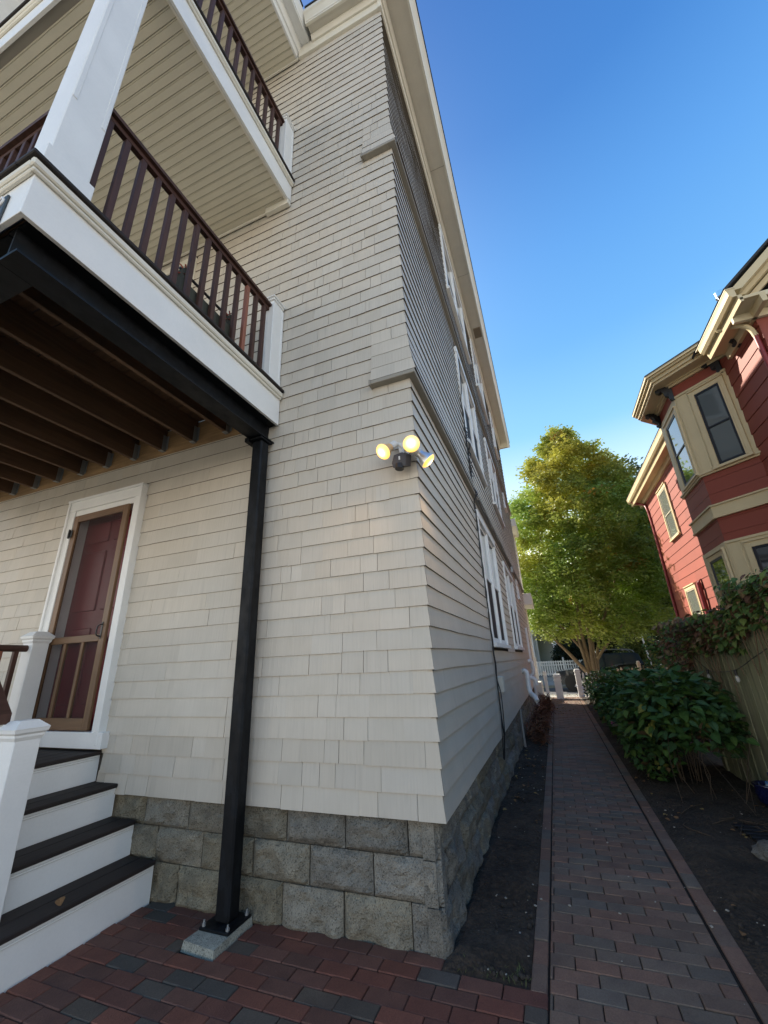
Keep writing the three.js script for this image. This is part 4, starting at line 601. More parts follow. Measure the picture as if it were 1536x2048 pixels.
// ---------------------------------------------------------------- hydrangea bushes and bed plants
{
  const big = leafGeo(.15, .11, .22, .03, true, 5), small = leafGeo(.105, .07, .25, .025, false, 4);
  const greens = [[.085, .18, .045], [.065, .15, .045], [.12, .21, .05], [.08, .165, .07], [.28, .29, .07], [.2, .14, .07]].map(c => leafMat(c, .55, .25));
  const bush = (label, name, cx, cz, rx, rz, h, n, nInd, g, o = {}) => {
    const b = thing(name, label, o.cat || 'bush', [0, 0, 0]); const L = [];
    for (let i = 0; i < n; i++) {
      const a = R(0, Math.PI * 2), v = o.low ? R(-.9, 1) : Math.pow(rnd(), .6) * 1.5 - .5, r = Math.pow(R(.35, 1), .45), ph = Math.asin(Math.max(-1, Math.min(1, v)));
      const lump = 1 + .28 * (fbm(Math.cos(a) * .5 + cz + 9, v * .5 + 5 + Math.sin(a) * .5, 8, 8, 320) - .5);
      let x = cx + Math.cos(a) * Math.cos(ph) * rx * r * lump, z = cz + Math.sin(a) * Math.cos(ph) * rz * r * lump, y = h * .52 + Math.sin(ph) * h * .48 * r * lump; y = Math.max(.03, y); if (x > 2.6) x = 2.6 - R(0, .1); if (x < 1.44) x = 1.44 + R(0, .12);
      if (o.bare && o.bare(x, y, z)) continue;
      const out = Math.atan2(x - cx, z - cz); const m = rnd() < (o.yellow || .04) ? 4 + Math.floor(rnd() * 2) : Math.floor(rnd() * 4);
      L.push({ p: [x, y, z], e: [R(-.5, .8) - (v > .6 ? .3 : 0), out + R(-1.4, 1.4), R(-.7, .7)], s: R(.38, .95), m });
    }
    foliage(b, L, [g], greens, nInd);
    const st = []; for (let i = 0; i < (o.stems || 16); i++) { const a = R(0, 6.28), q = R(.2, .8); st.push(tube([[cx + Math.cos(a) * .1, 0, cz + Math.sin(a) * .12], [cx + Math.cos(a) * rx * q * .5, h * .4, cz + Math.sin(a) * rz * q * .5], [cx + Math.cos(a) * rx * q, h * R(.7, .9), cz + Math.sin(a) * rz * q]], R(.004, .007), 6, 5)); }
    if (o.extra) st.push(...o.extra()); part(b, 'stem', st, std({ color: C(.085, .06, .038), roughness: .9 }));
    return b; };
  const twigs = () => { const a = []; for (let i = 0; i < 9; i++) { const x = R(1.75, 2.5), z = R(-3.3, -2.75); a.push(tube([[x + R(-.15, .15), .02, z + R(-.1, .2)], [x, R(.2, .4), z - .05], [x + R(-.25, .25), R(.4, .8), z - R(.05, .4)]], R(.002, .0045), 6, 5)); } for (let i = 0; i < 12; i++) { const x = R(1.6, 2.4), z = R(-3, -2.4); a.push(tube([[x, .03, z], [x + R(-.2, .2), .05, z + R(.1, .3)], [x + R(-.3, .3), .035, z + R(.2, .5)]], .004, 6, 5)); } return a; };
  bush('nearest broad-leaved hydrangea bush with bare lower stems, beside the board fence', 'hydrangea', 2.05, -3.75, .62, .9, 1.26, 1900, 300, big, { stems: 14, extra: twigs, bare: (x, y, z) => z > -3.2 && y < .5 && x > 2.0 && rnd() < .6, yellow: .05 });
  bush('hydrangea bush second from the camera beside the brick path', 'hydrangea', 1.98, -5.2, .58, .95, 1.22, 1500, 260, big, { low: 1 });
  bush('hydrangea bush halfway along the path, before the fence end', 'hydrangea', 1.98, -7.0, .6, 1.0, 1.2, 1200, 160, big, { low: 1 });
  bush('reddish tinged shrub farther along the right of the path', 'garden_shrub', 1.95, -9.0, .58, 1.0, 1.15, 900, 120, small, { low: 1, yellow: .25 });
  bush('dark green shrub near the right gate post', 'garden_shrub', 1.95, -11.2, .56, 1.1, 1.05, 900, 100, small, { low: 1 });
  bush('leafy shrub growing against the right gate post', 'garden_shrub', 2.15, -13.4, .62, .9, 1.0, 900, 90, small, { low: 1, yellow: .1 });
  bush('dark shrub behind the end of the board fence', 'garden_shrub', 3.1, -6.6, .8, 1.3, 1.75, 1000, 60, small, { low: 1, yellow: .3 });
  bush('low spreading shrub between the brick path and the nearest hydrangea', 'garden_shrub', 1.74, -4.1, .28, .8, .62, 620, 160, small, { low: 1, yellow: .08 });
  // flowers: white by the gate, pink beneath the hydrangea
  const flower = (label, cx, cy, cz, n, c, sp) => { const f = thing('flower_cluster', label, 'flowers'); const mt = std({ color: C(...c), roughness: .6, side: THREE.DoubleSide }), g = merge([0, 1, 2, 3, 4].map(k => leafGeo(.03, .024, .1, .006).rotateY(k * 1.2566))); for (let i = 0; i < n; i++) { const m = part(f, 'bloom', g, mt); m.position.set(cx + R(-sp, sp), cy + R(-sp, sp) * .6, cz + R(-sp, sp)); m.rotation.set(R(-.3, 1.2), R(-1, 1), 0); m.scale.setScalar(R(.8, 1.6)); } };
  flower('white flowers low beside the right gate post', 1.5, .42, -12.2, 26, [.8, .8, .76], .28);
  flower('small pink flowers at the edge of the path under the hydrangeas', 1.55, .45, -5.3, 14, [.55, .12, .38], .12);
  // dry brown ferns along the house
  const dryM = [[.2, .085, .045], [.15, .07, .045], [.26, .13, .07]].map(c => leafMat(c, .8, .1)), blade = leafGeo(.2, .022, .15, .05);
  [[.24, -6.4, 'nearest'], [.26, -8.0, 'second'], [.28, -9.6, 'third'], [.3, -11.2, 'fourth'], [.26, -12.8, 'farthest']].forEach(([x, z, w]) => { const d = thing('dry_fern', `${w} clump of dry rust brown fern at the foot of the side wall`, 'fern', [0, 0, 0], 'dry fern clumps along the side wall'); const L = []; for (let i = 0; i < 420; i++) { const a = R(0, 6.28), r = R(0, .2); L.push({ p: [Math.max(.03, x + Math.cos(a) * r), R(.02, .26) * (1 - r), z + Math.sin(a) * r * 4], e: [R(-.9, .5), a + R(-.6, .6), R(-.5, .5)], s: R(.6, 1.2), m: Math.floor(rnd() * 3) }); } foliage(d, L, [blade], dryM, z > -7 ? 60 : 20, 'frond', 'frond_mass'); });
  // grass tufts in the soil by the house corner
  const gl = [], gm = leafMat([.14, .18, .07], .6, .2), gb = leafGeo(.07, .006, .1, .02); const im = shade(new THREE.InstancedMesh(gb, gm, 130)); im.name = 'grass_tufts'; tag(im, 'short grass and weeds sprouting in the soil at the house corner', 'grass', null, 'stuff'); for (let i = 0; i < 130; i++) { const cx = pick([.3, .34, .36, .1, .2]), a = R(0, 6.28); _q.setFromEuler(_e.set(-R(.5, 1.4), a, 0, 'YXZ')); im.setMatrixAt(i, _m.compose(new THREE.Vector3(cx + R(-.05, .05), .0, .04 + R(-.12, .04)), _q, _s.setScalar(R(.25, .7)))); } scene.add(im);
  const cg = new THREE.IcosahedronGeometry(.012, 0), clods = shade(new THREE.InstancedMesh(cg, std({ color: C(.042, .036, .03), roughness: 1 }), 2600)); clods.name = 'soil_clods'; tag(clods, 'small dark clods of loose soil in the beds beside the path', 'soil', null, 'stuff'); for (let i = 0; i < 2600; i++) { const l = rnd() < .5, x = l ? R(.03, .41) : R(1.5, 2.6), z = l ? .05 - Math.pow(rnd(), 1.4) * 6 : R(-3.6, .6); _q.setFromEuler(_e.set(R(0, 6), R(0, 6), 0)); clods.setMatrixAt(i, _m.compose(new THREE.Vector3(x, .012, z), _q, _s.setScalar(.2 + 1.1 * Math.pow(rnd(), 4)))); } scene.add(clods);
  // leaf litter and chips
  const chip = cb(-.008, .008, 0, .006, -.006, .006, .001), cm = std({ color: C(.36, .34, .29), roughness: .9 }), ci = shade(new THREE.InstancedMesh(chip, cm, 420)); ci.name = 'gravel_chips'; tag(ci, 'pale chips and grit scattered over the soil and bricks', 'gravel', null, 'stuff');
  for (let i = 0; i < 420; i++) { const where = rnd(); let x, y = .012, z; if (where < .5) { x = R(.02, .42); z = -Math.pow(rnd(), 1.5) * 7 + .05; y = .012; } else if (where < .72) { x = R(.42, 1.46); z = R(-5, .8); y = .002; } else { x = R(1.5, 2.4); z = R(-3, .2); y = .022; } _q.setFromEuler(_e.set(R(-.3, .3), R(0, 6), 0)); ci.setMatrixAt(i, _m.compose(new THREE.Vector3(x, y, z), _q, _s.setScalar(Math.pow(rnd(), 2) * .9 + .15))); } scene.add(ci);
  const lit = [[.3, .17, .08], [.22, .12, .06], [.35, .25, .1]].map(c => leafMat(c, .8, .1)), lg = leafGeo(.07, .05, .3, .015);
  lit.forEach((mt, k) => { const li = shade(new THREE.InstancedMesh(lg, mt, 170)); li.name = 'leaf_litter'; tag(li, ['rust brown fallen leaves scattered along the path and beds', 'dark brown fallen leaves scattered along the path and beds', 'yellow brown fallen leaves scattered along the path and beds'][k], 'fallen leaves', null, 'stuff'); for (let i = 0; i < 170; i++) { const w = rnd(); let x, z; if (w < .3) { x = R(1.5, 2.5); z = R(-4, -.5); } else if (w < .55) { x = R(.05, .42); z = R(-10, -2); } else { x = R(.45, 1.5); z = R(-16.5, -10); } _q.setFromEuler(_e.set(R(-.4, .4), R(0, 6), R(-.4, .4))); li.setMatrixAt(i, _m.compose(new THREE.Vector3(x, .022, z), _q, _s.setScalar(R(.4, .9)))); } scene.add(li); });
  const fl = part(scene, 'fallen_leaf', lg, lit[0]); fl.position.set(-2.2, .262, .62); fl.rotation.set(.15, 1, .1); tag(fl, 'single small brown leaf lying on the lowest stair tread', 'leaf');
}
// garden objects at the right edge
{
  const pot = thing('glazed_pot', 'dark blue glazed pot at the foot of the board fence', 'pot', [2.53, .02, -2.98]);
  part(pot, 'bowl', NI(new THREE.LatheGeometry([[.0, 0], [.07, 0], [.1, .05], [.115, .12], [.105, .17], [.12, .185], [.118, .2], [.1, .2], [.09, .16]].map(p => new THREE.Vector2(...p)), 32)), new THREE.MeshPhysicalMaterial({ color: C(.006, .009, .045), roughness: .12, clearcoat: 1, side: THREE.DoubleSide }));
  part(pot, 'soil_fill', cyl(.09, .09, [0, .15, 0], [0, .155, 0], 20), M.soil);
  const st = thing('plant_stand', 'low dark blue square stand beside the board fence', 'stand', [2.58, 0, -2.66]);
  part(st, 'top', cb(-.05, .028, .30, .335, -.24, .3, .006), std({ color: C(.02, .025, .10), roughness: .35 })); for (const [a, b] of [[-.03, -.2], [.01, -.2], [-.03, .26], [.01, .26]]) part(st, 'leg', cb(a - .012, a + .012, .02, .2995, b - .012, b + .012, .003), std({ color: C(.02, .025, .10), roughness: .35 }));
  const gr = thing('slatted_mat', 'black slatted mat lying on the garden soil at the right edge', 'mat', [2.0, .03, -2.15]);
  for (let i = 0; i < 5; i++) part(gr, 'slat', cb(0 + i * .012, .7, 0, .018, -.2 + i * .085, -.15 + i * .085, .004), M.black); part(gr, 'cross_bar', cb(.3, .33, -.012, -.0005, -.2, .22, .003), M.black);
  const rock = new THREE.IcosahedronGeometry(.13, 3), p = rock.attributes.position; for (let i = 0; i < p.count; i++) { const v = new THREE.Vector3().fromBufferAttribute(p, i), k = 1 + .45 * (fbm(v.x * 2 + 3, v.y * 2 + v.z * 1.3 + 4, 8, 8, 340, 3) - .5); p.setXYZ(i, v.x * k * 1.15, v.y * k * .6, v.z * k * .9); } rock.computeVertexNormals(); rock.translate(2.09, .05, -1.72);
  tag(part(scene, 'rock', uvw(NI(rock)), std({ color: C(.2, .2, .185), map: T.stone, bumpMap: T.stoneB, bumpScale: .006, roughness: .95 })), 'pale grey rounded rock on the soil at the right edge', 'rock');
}
// ---------------------------------------------------------------- pipes, cables and boxes on the side wall
{
  const v1 = thing('vent_pipe', 'nearer white plastic vent pipe elbowing out of the side wall', 'pipe');
  part(v1, 'pipe', tube([[.03, 1.17, -7.5], [.12, 1.19, -7.45], [.155, 1.15, -7.43], [.16, 1.0, -7.42], [.16, .82, -7.4], [.19, .72, -7.35], [.26, .68, -7.2], [.3, .6, -7.15]], .05, 60, 14), M.pvc);
  part(v1, 'coupling', [cyl(.056, .056, [.16, 1.09, -7.42], [.16, 1.03, -7.42], 16), cyl(.056, .056, [.16, .86, -7.4], [.162, .80, -7.4], 16), cyl(.056, .056, [.20, .715, -7.33], [.24, .69, -7.25], 16)], M.pvc);
  const v2 = thing('vent_pipe', 'farther white plastic vent pipe with an upturned and a downturned elbow', 'pipe');
  part(v2, 'pipe', [tube([[.03, 1.35, -10.4], [.12, 1.37, -10.4], [.15, 1.32, -10.4], [.15, 1.05, -10.4], [.1, .98, -10.4], [.03, .97, -10.4]], .05, 40, 14), tube([[.03, .96, -9.0], [.16, .97, -9.0], [.24, .92, -9.0], [.25, .8, -9.0]], .05, 24, 14)], M.pvc);
  const ds = thing('downspout', 'white downspout running down the side wall to the ground near the street end', 'downspout');
  part(ds, 'pipe', [cb(.05, .12, .12, 2.35, -11.45, -11.36, .012), tube([[.085, .16, -11.4], [.1, .08, -11.36], [.2, .03, -11.3]], .045, 10, 8)], M.pvc); for (const y of [.7, 1.6]) part(ds, 'strap', cb(.045, .126, y, y + .03, -11.456, -11.354, .003), M.pvc);
  const gd = thing('conduit', 'thin grey conduit pipe running up from the foundation', 'pipe'); part(gd, 'pipe', [tube([[.06, .02, -5.6], [.06, .55, -5.6], [.07, .62, -5.6]], .022, 8, 8)], M.galv);
  const ub = thing('utility_box', 'small grey cable box on the side wall beside the first window', 'utility box'); part(ub, 'box', cb(.06, .13, 1.08, 1.27, -3.12, -2.98, .008), std({ color: C(.5, .49, .44), roughness: .5 })); part(ub, 'lid', cb(.1305, .138, 1.085, 1.265, -3.115, -2.985, .003), std({ color: C(.55, .54, .48), roughness: .5 }));
  const cab = thing('cable_bundle', 'black cables running down the side wall beside the nearest windows', 'cable');
  const run = (pts, r) => part(cab, 'cable', tube(pts, r, 80, 5), M.black);
  const wob = (z, y0, y1, n, amp) => Array.from({ length: n + 1 }, (_, i) => [.075 + (i % 2) * .006, y0 + (y1 - y0) * i / n, z + R(-amp, amp)]);
  run([[.13, 6.2, -2.86], [.1, 5.6, -2.9], ...wob(-2.88, 5.4, 3.9, 12, .02), [.13, 3.78, -2.86], ...wob(-2.86, 3.6, 1.3, 14, .012), [.08, 1.0, -2.82], [.075, .75, -2.84], [.07, .6, -2.9], [.03, .35, -2.95]], .009);
  run([...wob(-2.94, 5.3, 3.9, 16, .05), [.135, 3.78, -2.92], ...wob(-2.9, 3.65, 3.2, 8, .05)], .007);
  run([...wob(-2.90, 3.1, 1.25, 12, .02), [.09, 1.1, -2.95], [.1, .9, -2.86], [.08, .62, -2.9]], .006);
  run([...wob(-2.84, 2.2, .9, 8, .012), [.08, .7, -2.7], [.05, .4, -2.75]], .005);
  part(cab, 'cable_coil', [0, 1, 2, 3].map(i => { const pts = []; for (let k = 0; k < 14; k++) { const a = k / 14 * Math.PI * 2; pts.push([.1 + .02 * Math.sin(a * 2 + i), 4.15 + i * .22 + .09 * Math.sin(a), -2.9 + .05 * Math.cos(a)]); } return tube(pts, .006, 40, 5, true); }), M.black);
  const b2 = thing('band_cable', 'black cable sagging along the underside of the lower drip board', 'cable'); part(b2, 'cable', tube(Array.from({ length: 24 }, (_, i) => [.125, 3.70 - .02 * (i % 2), -3 - i * .45]), .007, 120, 5), M.black);
  part(b2, 'junction', [cb(.1, .16, 3.55, 3.7, -8.3, -8.15, .01)], M.galv);
}
// ---------------------------------------------------------------- gate and picket fences at the end of the path
const post = (name, label, x0, x1, z, h, cap) => { const p = thing(name, label, 'gate post', [0, 0, 0], 'white posts at the end of the path'); part(p, 'shaft', cb(x0, x1, -.05, h - .1, z - (x1 - x0), z, .008), M.whitewood); part(p, 'collar', cb(x0 - .015, x1 + .015, h - .22, h - .19, z - (x1 - x0) - .015, z + .015, .005), M.whitewood); part(p, 'cap', [cb(x0 - .02, x1 + .02, h - .1, h - .06, z - (x1 - x0) - .02, z + .02, .006), cb(x0 - .005, x1 + .005, h - .06, h, z - (x1 - x0) - .005, z + .005, .02)], M.whitewood); return p; };
post('gate_post', 'boxed white wooden gate post on the left of the path end', .62, .86, -14.5, .82);
post('gate_post', 'slim white gate post beside the house wall', .28, .39, -14.6, .95);
post('gate_post', 'flat topped white gate post on the right of the path end', 1.38, 1.56, -14.9, .97);
function pickets(name, label, x0, x1, z, y0, y1, pitch, w, mat, o = {}) {
  const f = thing(name, label, 'fence'); let n = 0;
  for (let x = x0; x < x1; x += pitch) { const tip = o.point ? w * .9 : w * .4; part(f, 'picket', prism([[x, y0], [x + w, y0], [x + w, y1 - tip], [x + w / 2, y1], [x, y1 - tip]], z, z + .02, (a, b, t) => [a, b, t]), mat); n++; }
  for (const y of o.rails || [y0 + .15, y1 - .25]) part(f, 'fence_rail', cb(x0, x1, y, y + .07, z - .035, z - .001, .004), mat);
  for (const x of o.posts || []) part(f, 'fence_post', [cb(x - .05, x + .05, y0 - .1, y1 + .08, z - .1, z + .03, .008), cb(x - .065, x + .065, y1 + .08, y1 + .11, z - .115, z + .045, .006), NI(new THREE.SphereGeometry(.055, 12, 8)).translate(x, y1 + .15, z - .035)], mat);
  return f;
}
pickets('picket_fence', 'white picket fence half hidden by shrubs right of the gate', 1.62, 2.75, -15.0, .02, .86, .13, .07, M.whitewood, { point: 1 });
pickets('picket_fence', 'cream pointed picket fence behind the shrubs before the parked cars', 2.8, 5.0, -15.1, .02, .97, .12, .075, M.tanpale, { point: 1, posts: [3.55, 4.6] });
pickets('picket_fence', 'long white picket fence across the street before the pale house', -7, 3.2, -30, .16, 1.12, .155, .085, M.whitewood, { rails: [.22, .8, 1.0], posts: [-3, -.8, 1.3, 3.3] });
// ---------------------------------------------------------------- pale house across the street
{
  const h = thing('pale_house', 'pale grey green clapboard house with white columns across the street', 'house'); const sid = std({ color: C(.42, .46, .42), roughness: .7 });
  part(h, 'wall', bx(-14, -.35, 0, 7.5, -44, -33.05), sid); part(h, 'wall', bx(-.35, .75, 0, 7.5, -44, -34.2), sid);
  for (let i = 0; i < 34; i++) { const y = .5 + i * .2; part(h, 'siding_board', [prism([[-33.06, y], [-33.03, y], [-33.045, y + .199], [-33.06, y + .199]], -14, -.36, (a, b, t) => [t, b, a]), prism([[-34.21, y], [-34.18, y], [-34.195, y + .199], [-34.21, y + .199]], -.34, .75, (a, b, t) => [t, b, a])], sid); }
  for (const x of [-.75, .95]) part(h, 'column', [cb(x - .16, x + .16, .2, 3.2, -32.9, -32.58, .02), cb(x - .22, x + .22, 3.0, 3.25, -32.96, -32.52, .02), cb(x - .21, x + .21, .1, .35, -32.95, -32.53, .02)], M.white);
  part(h, 'corner_board', [cb(-.62, -.3, .2, 7.5, -33.05, -32.99, .01)], M.white); part(h, 'porch_roof', cb(-14, 1.4, 3.25, 3.7, -34.2, -32.3, .03), M.white); part(h, 'porch_floor', cb(-14, 1.3, -.1, .32, -34.2, -32.5, .02), M.walk);
  part(h, 'roof', prism([[-14.4, 7.5], [1.2, 7.5], [-6.5, 11.5]], -44.4, -32.6, (a, b, t) => [a, b, t]), M.roof);
  const w = sub(h, 'window'); part(w, 'frame', [cb(-2.2, -2.05, 1, 2.8, -33.03, -32.98), cb(-1.35, -1.2, 1, 2.8, -33.03, -32.98), cb(-2.2, -1.2, 2.8, 2.95, -33.03, -32.97), cb(-2.2, -1.2, .9, 1, -33.03, -32.96)], M.white); part(w, 'pane', bx(-2.05, -1.35, 1, 2.8, -33.03, -33.01), M.glass);
}
// ---------------------------------------------------------------- parked cars
function vehicle(name, label, o) { // front towards -x; local origin at the road under the front bumper, near side at z = 0
  const v = thing(name, label, o.cat, o.pos), paint = new THREE.MeshPhysicalMaterial({ color: C(...o.color), roughness: .45, specularIntensity: .4, clearcoat: 1, clearcoatRoughness: .04, metalness: 0 });
  const W = o.w, side = (poly, z0, z1, tap = 0) => { const g = prism(poly, z0, z1, (a, b, t) => [a, b, t]); if (tap) { const p = g.attributes.position; for (let i = 0; i < p.count; i++) { const k = Math.max(0, (p.getY(i) - o.belt) / (o.roof - o.belt)) * tap; p.setZ(i, p.getZ(i) + (p.getZ(i) > -W / 2 ? -k : k)); } g.computeVertexNormals(); } return g; };
  part(v, 'body', side(o.body, -W, 0), paint); part(v, 'cabin', side(o.cabin, -W + .03, -.03, .17), paint);
  for (const s of o.glass) { const g = prism(s, -.028, -.004, (a, b, t) => [a, b, t]); const p = g.attributes.position; for (let i = 0; i < p.count; i++) { const k = Math.max(0, (p.getY(i) - o.belt) / (o.roof - o.belt)) * .17; p.setZ(i, p.getZ(i) - k); } g.computeVertexNormals(); part(v, 'side_window', g, M.glass); }
  const shieldQ = (a, b, n) => { const g = []; const t = .015; const z0 = -.12, z1 = -W + .12, y = .14; quad(g, [a[0] - t, a[1], z0], [b[0] - t, b[1], z0 - y], [b[0] - t, b[1], z1 + y], [a[0] - t, a[1], z1]); part(v, n, uvw(fromTris(g)), M.glass); }; shieldQ(o.ws[0], o.ws[1], 'windscreen');
  for (const x of o.wheels) for (const z of [-.115, -W + .115]) { const w = sub(v, 'wheel'), r = o.r; const tg = NI(new THREE.TorusGeometry(r - .075, .085, 10, 28)); tg.scale(1, 1, 1.25); tg.translate(x, r, z); part(w, 'tyre', tg, std({ color: C(.02, .02, .02), roughness: .85 })); const rim = [cyl(r - .1, r - .1, [x, r, z - .04], [x, r, z + .05], 24)]; for (let k = 0; k < 5; k++) { const a = k * 1.2566; rim.push(cyl(.03, .022, [x, r, z + .055], [x + Math.cos(a) * (r - .12), r + Math.sin(a) * (r - .12), z + .06], 6)); } part(w, 'rim', rim, std({ color: C(.22, .22, .23), metalness: .8, roughness: .35 })); part(v, 'wheel_arch', cyl(r + .05, r + .05, [x, r + .02, z > -.5 ? -.2 : z - .1], [x, r + .02, z > -.5 ? .004 : z + .1], 28), M.black); }
  for (const z of [-.3, -W + .3]) { part(v, 'headlight', cb(o.hl[0] - .03, o.hl[0] + .22, o.hl[1], o.hl[1] + .17, z - .22, z + .22 + (z > -.5 ? .085 : 0), .03), new THREE.MeshPhysicalMaterial({ color: C(.75, .78, .8), roughness: .08, clearcoat: 1 })); part(v, 'tail_light', cb(o.tl[0] - .12, o.tl[0] + .02, o.tl[1], o.tl[1] + .22, z - .18, z + .18 + (z > -.5 ? .125 : 0), .02), std({ color: C(.6, .08, .04), roughness: .2 })); }
  part(v, 'grille', cb(o.hl[0] - .03, o.hl[0] + .06, o.hl[1] - .2, o.hl[1] + .13, -W + .55, -.55, .02), M.chrome); part(v, 'bumper', cb(o.bump[0], o.bump[0] + .35, o.bump[1], o.bump[1] + .2, -W + .02, -.02 + .04, .06), M.black);
  part(v, 'side_mirror', cb(o.mir[0], o.mir[0] + .14, o.mir[1], o.mir[1] + .13, -.02, .2, .03), paint); for (const x of o.handles) part(v, 'door_handle', cb(x, x + .16, o.belt - .16, o.belt - .125, .0, .03, .008), paint);
  for (const x of o.seams) part(v, 'door_seam', cb(x, x + .008, .42, o.belt, .0005, .003, .0005), M.black);
  if (o.scale) v.scale.setScalar(o.scale);
  if (o.rack) { for (const z of [-.28, -W + .28]) part(v, 'roof_rail', tube([[o.rack[0], o.roof, z], [o.rack[0] + .12, o.roof + .11, z], [o.rack[1] - .12, o.roof + .11, z], [o.rack[1], o.roof, z]], .02, 20, 6), std({ color: C(.35, .36, .38), metalness: .8, roughness: .3 })); for (const x of [.3, .75]) part(v, 'cross_bar', cyl(.015, .015, [o.rack[0] + (o.rack[1] - o.rack[0]) * x, o.roof + .11, -W + .28], [o.rack[0] + (o.rack[1] - o.rack[0]) * x, o.roof + .11, -.28], 8), M.black); }
  return v;
}
vehicle('parked_suv', 'dark blue suv with a roof rack parked beyond the gate, facing left', { cat: 'car', scale: 1.1, pos: [.62, -.478, -24.1], color: [.012, .022, .035], w: 1.85, belt: 1.08, roof: 1.76, r: .38,
  body: [[.02, .42], [0, .62], [.03, .88], [.12, .98], [.9, 1.06], [1.25, 1.1], [4.25, 1.12], [4.3, .9], [4.3, .45], [4.1, .34], [.25, .34]], cabin: [[1.15, 1.06], [1.75, 1.62], [1.95, 1.73], [2.4, 1.76], [3.9, 1.74], [4.05, 1.66], [4.22, 1.08]],
  glass: [[[1.45, 1.12], [1.85, 1.6], [2.42, 1.66], [2.42, 1.12]], [[2.5, 1.12], [2.5, 1.66], [3.2, 1.66], [3.25, 1.12]], [[3.33, 1.12], [3.28, 1.66], [3.8, 1.63], [3.98, 1.15]]], ws: [[1.16, 1.1], [1.76, 1.64]], wheels: [.85, 3.45], hl: [.05, .74], tl: [4.28, .86], bump: [-.06, .4], mir: [1.5, 1.12], handles: [2.2, 3.05], seams: [1.4, 2.45, 3.3], rack: [2.1, 3.9] });
vehicle('parked_car', 'glossy black car at the near kerb behind the picket fence', { cat: 'car', pos: [1.6, -.478, -20.6], color: [.006, .006, .008], w: 1.78, belt: .92, roof: 1.42, r: .33,
  body: [[.02, .35], [0, .55], [.06, .7], [.5, .82], [1.2, .9], [3.9, .95], [4.5, .92], [4.56, .7], [4.54, .35], [4.3, .26], [.3, .26]], cabin: [[1.15, .88], [1.75, 1.28], [2.0, 1.38], [2.5, 1.42], [3.0, 1.4], [3.5, 1.3], [4.15, .92]],
  glass: [[[1.5, .95], [1.9, 1.25], [2.4, 1.34], [2.4, .95]], [[2.48, .95], [2.48, 1.34], [3.0, 1.32], [3.6, .98]]], ws: [[1.16, .9], [1.76, 1.3]], wheels: [.85, 3.6], hl: [.1, .58], tl: [4.53, .68], bump: [-.05, .32], mir: [1.55, .95], handles: [2.15, 3.0], seams: [1.4, 2.44, 3.3] });
// ---------------------------------------------------------------- trees
function clump(n, r, L, W) { const gs = []; for (let i = 0; i < n; i++) { const g = leafGeo(L, W, .25, L * .25, false, 2); g.rotateX(R(-.9, .9)); g.rotateZ(R(-.8, .8)); g.rotateY(R(0, 6.28)); g.translate(R(-r, r), R(-r, r) * .8, R(-r, r)); gs.push(g); } return merge(gs); }
const leafTree = new THREE.MeshPhysicalMaterial({ color: C(1, 1, 1), roughness: .5, transmission: .65, thickness: 0, side: THREE.DoubleSide, specularIntensity: .4 });
function crown(owner, name, pts, geo) { const im = shade(new THREE.InstancedMesh(geo, leafTree, pts.length)); im.name = name; im.userData.kind = 'stuff'; pts.forEach((q, i) => { _q.setFromEuler(_e.set(R(-.5, .5), R(0, 6.28), R(-.5, .5))); im.setMatrixAt(i, _m.compose(new THREE.Vector3(...q.p), _q, _s.setScalar(q.s))); im.setColorAt(i, C(...q.c)); }); owner.add(im); return im; }
function limb(pts, r0, r1, seg = 14, rs = 9) { const c = new THREE.CatmullRomCurve3(pts.map(p => new THREE.Vector3(...p))), g = NI(new THREE.TubeGeometry(c, seg, 1, rs)), p = g.attributes.position; const idx = []; const fr = []; for (let i = 0; i <= 200; i++) fr.push(c.getPointAt(i / 200)); for (let i = 0; i < p.count; i++) { const v = new THREE.Vector3().fromBufferAttribute(p, i); let best = 1e9, bt = 0; for (let k = 0; k <= 200; k++) { const d = Math.abs(v.distanceToSquared(fr[k]) - 1); if (d < best) { const dd = v.clone().sub(fr[k]).dot(c.getTangentAt(k / 200)); if (Math.abs(dd) < .08) { best = d; bt = k / 200; } } } const q = c.getPointAt(bt), r = r0 + (r1 - r0) * bt; v.sub(q).setLength(r * (1 + .12 * (pn(bt * 30, i % 7, 64, 7, 400) - .5))).add(q); p.setXYZ(i, v.x, v.y, v.z); } g.computeVertexNormals(); return uvw(g); }
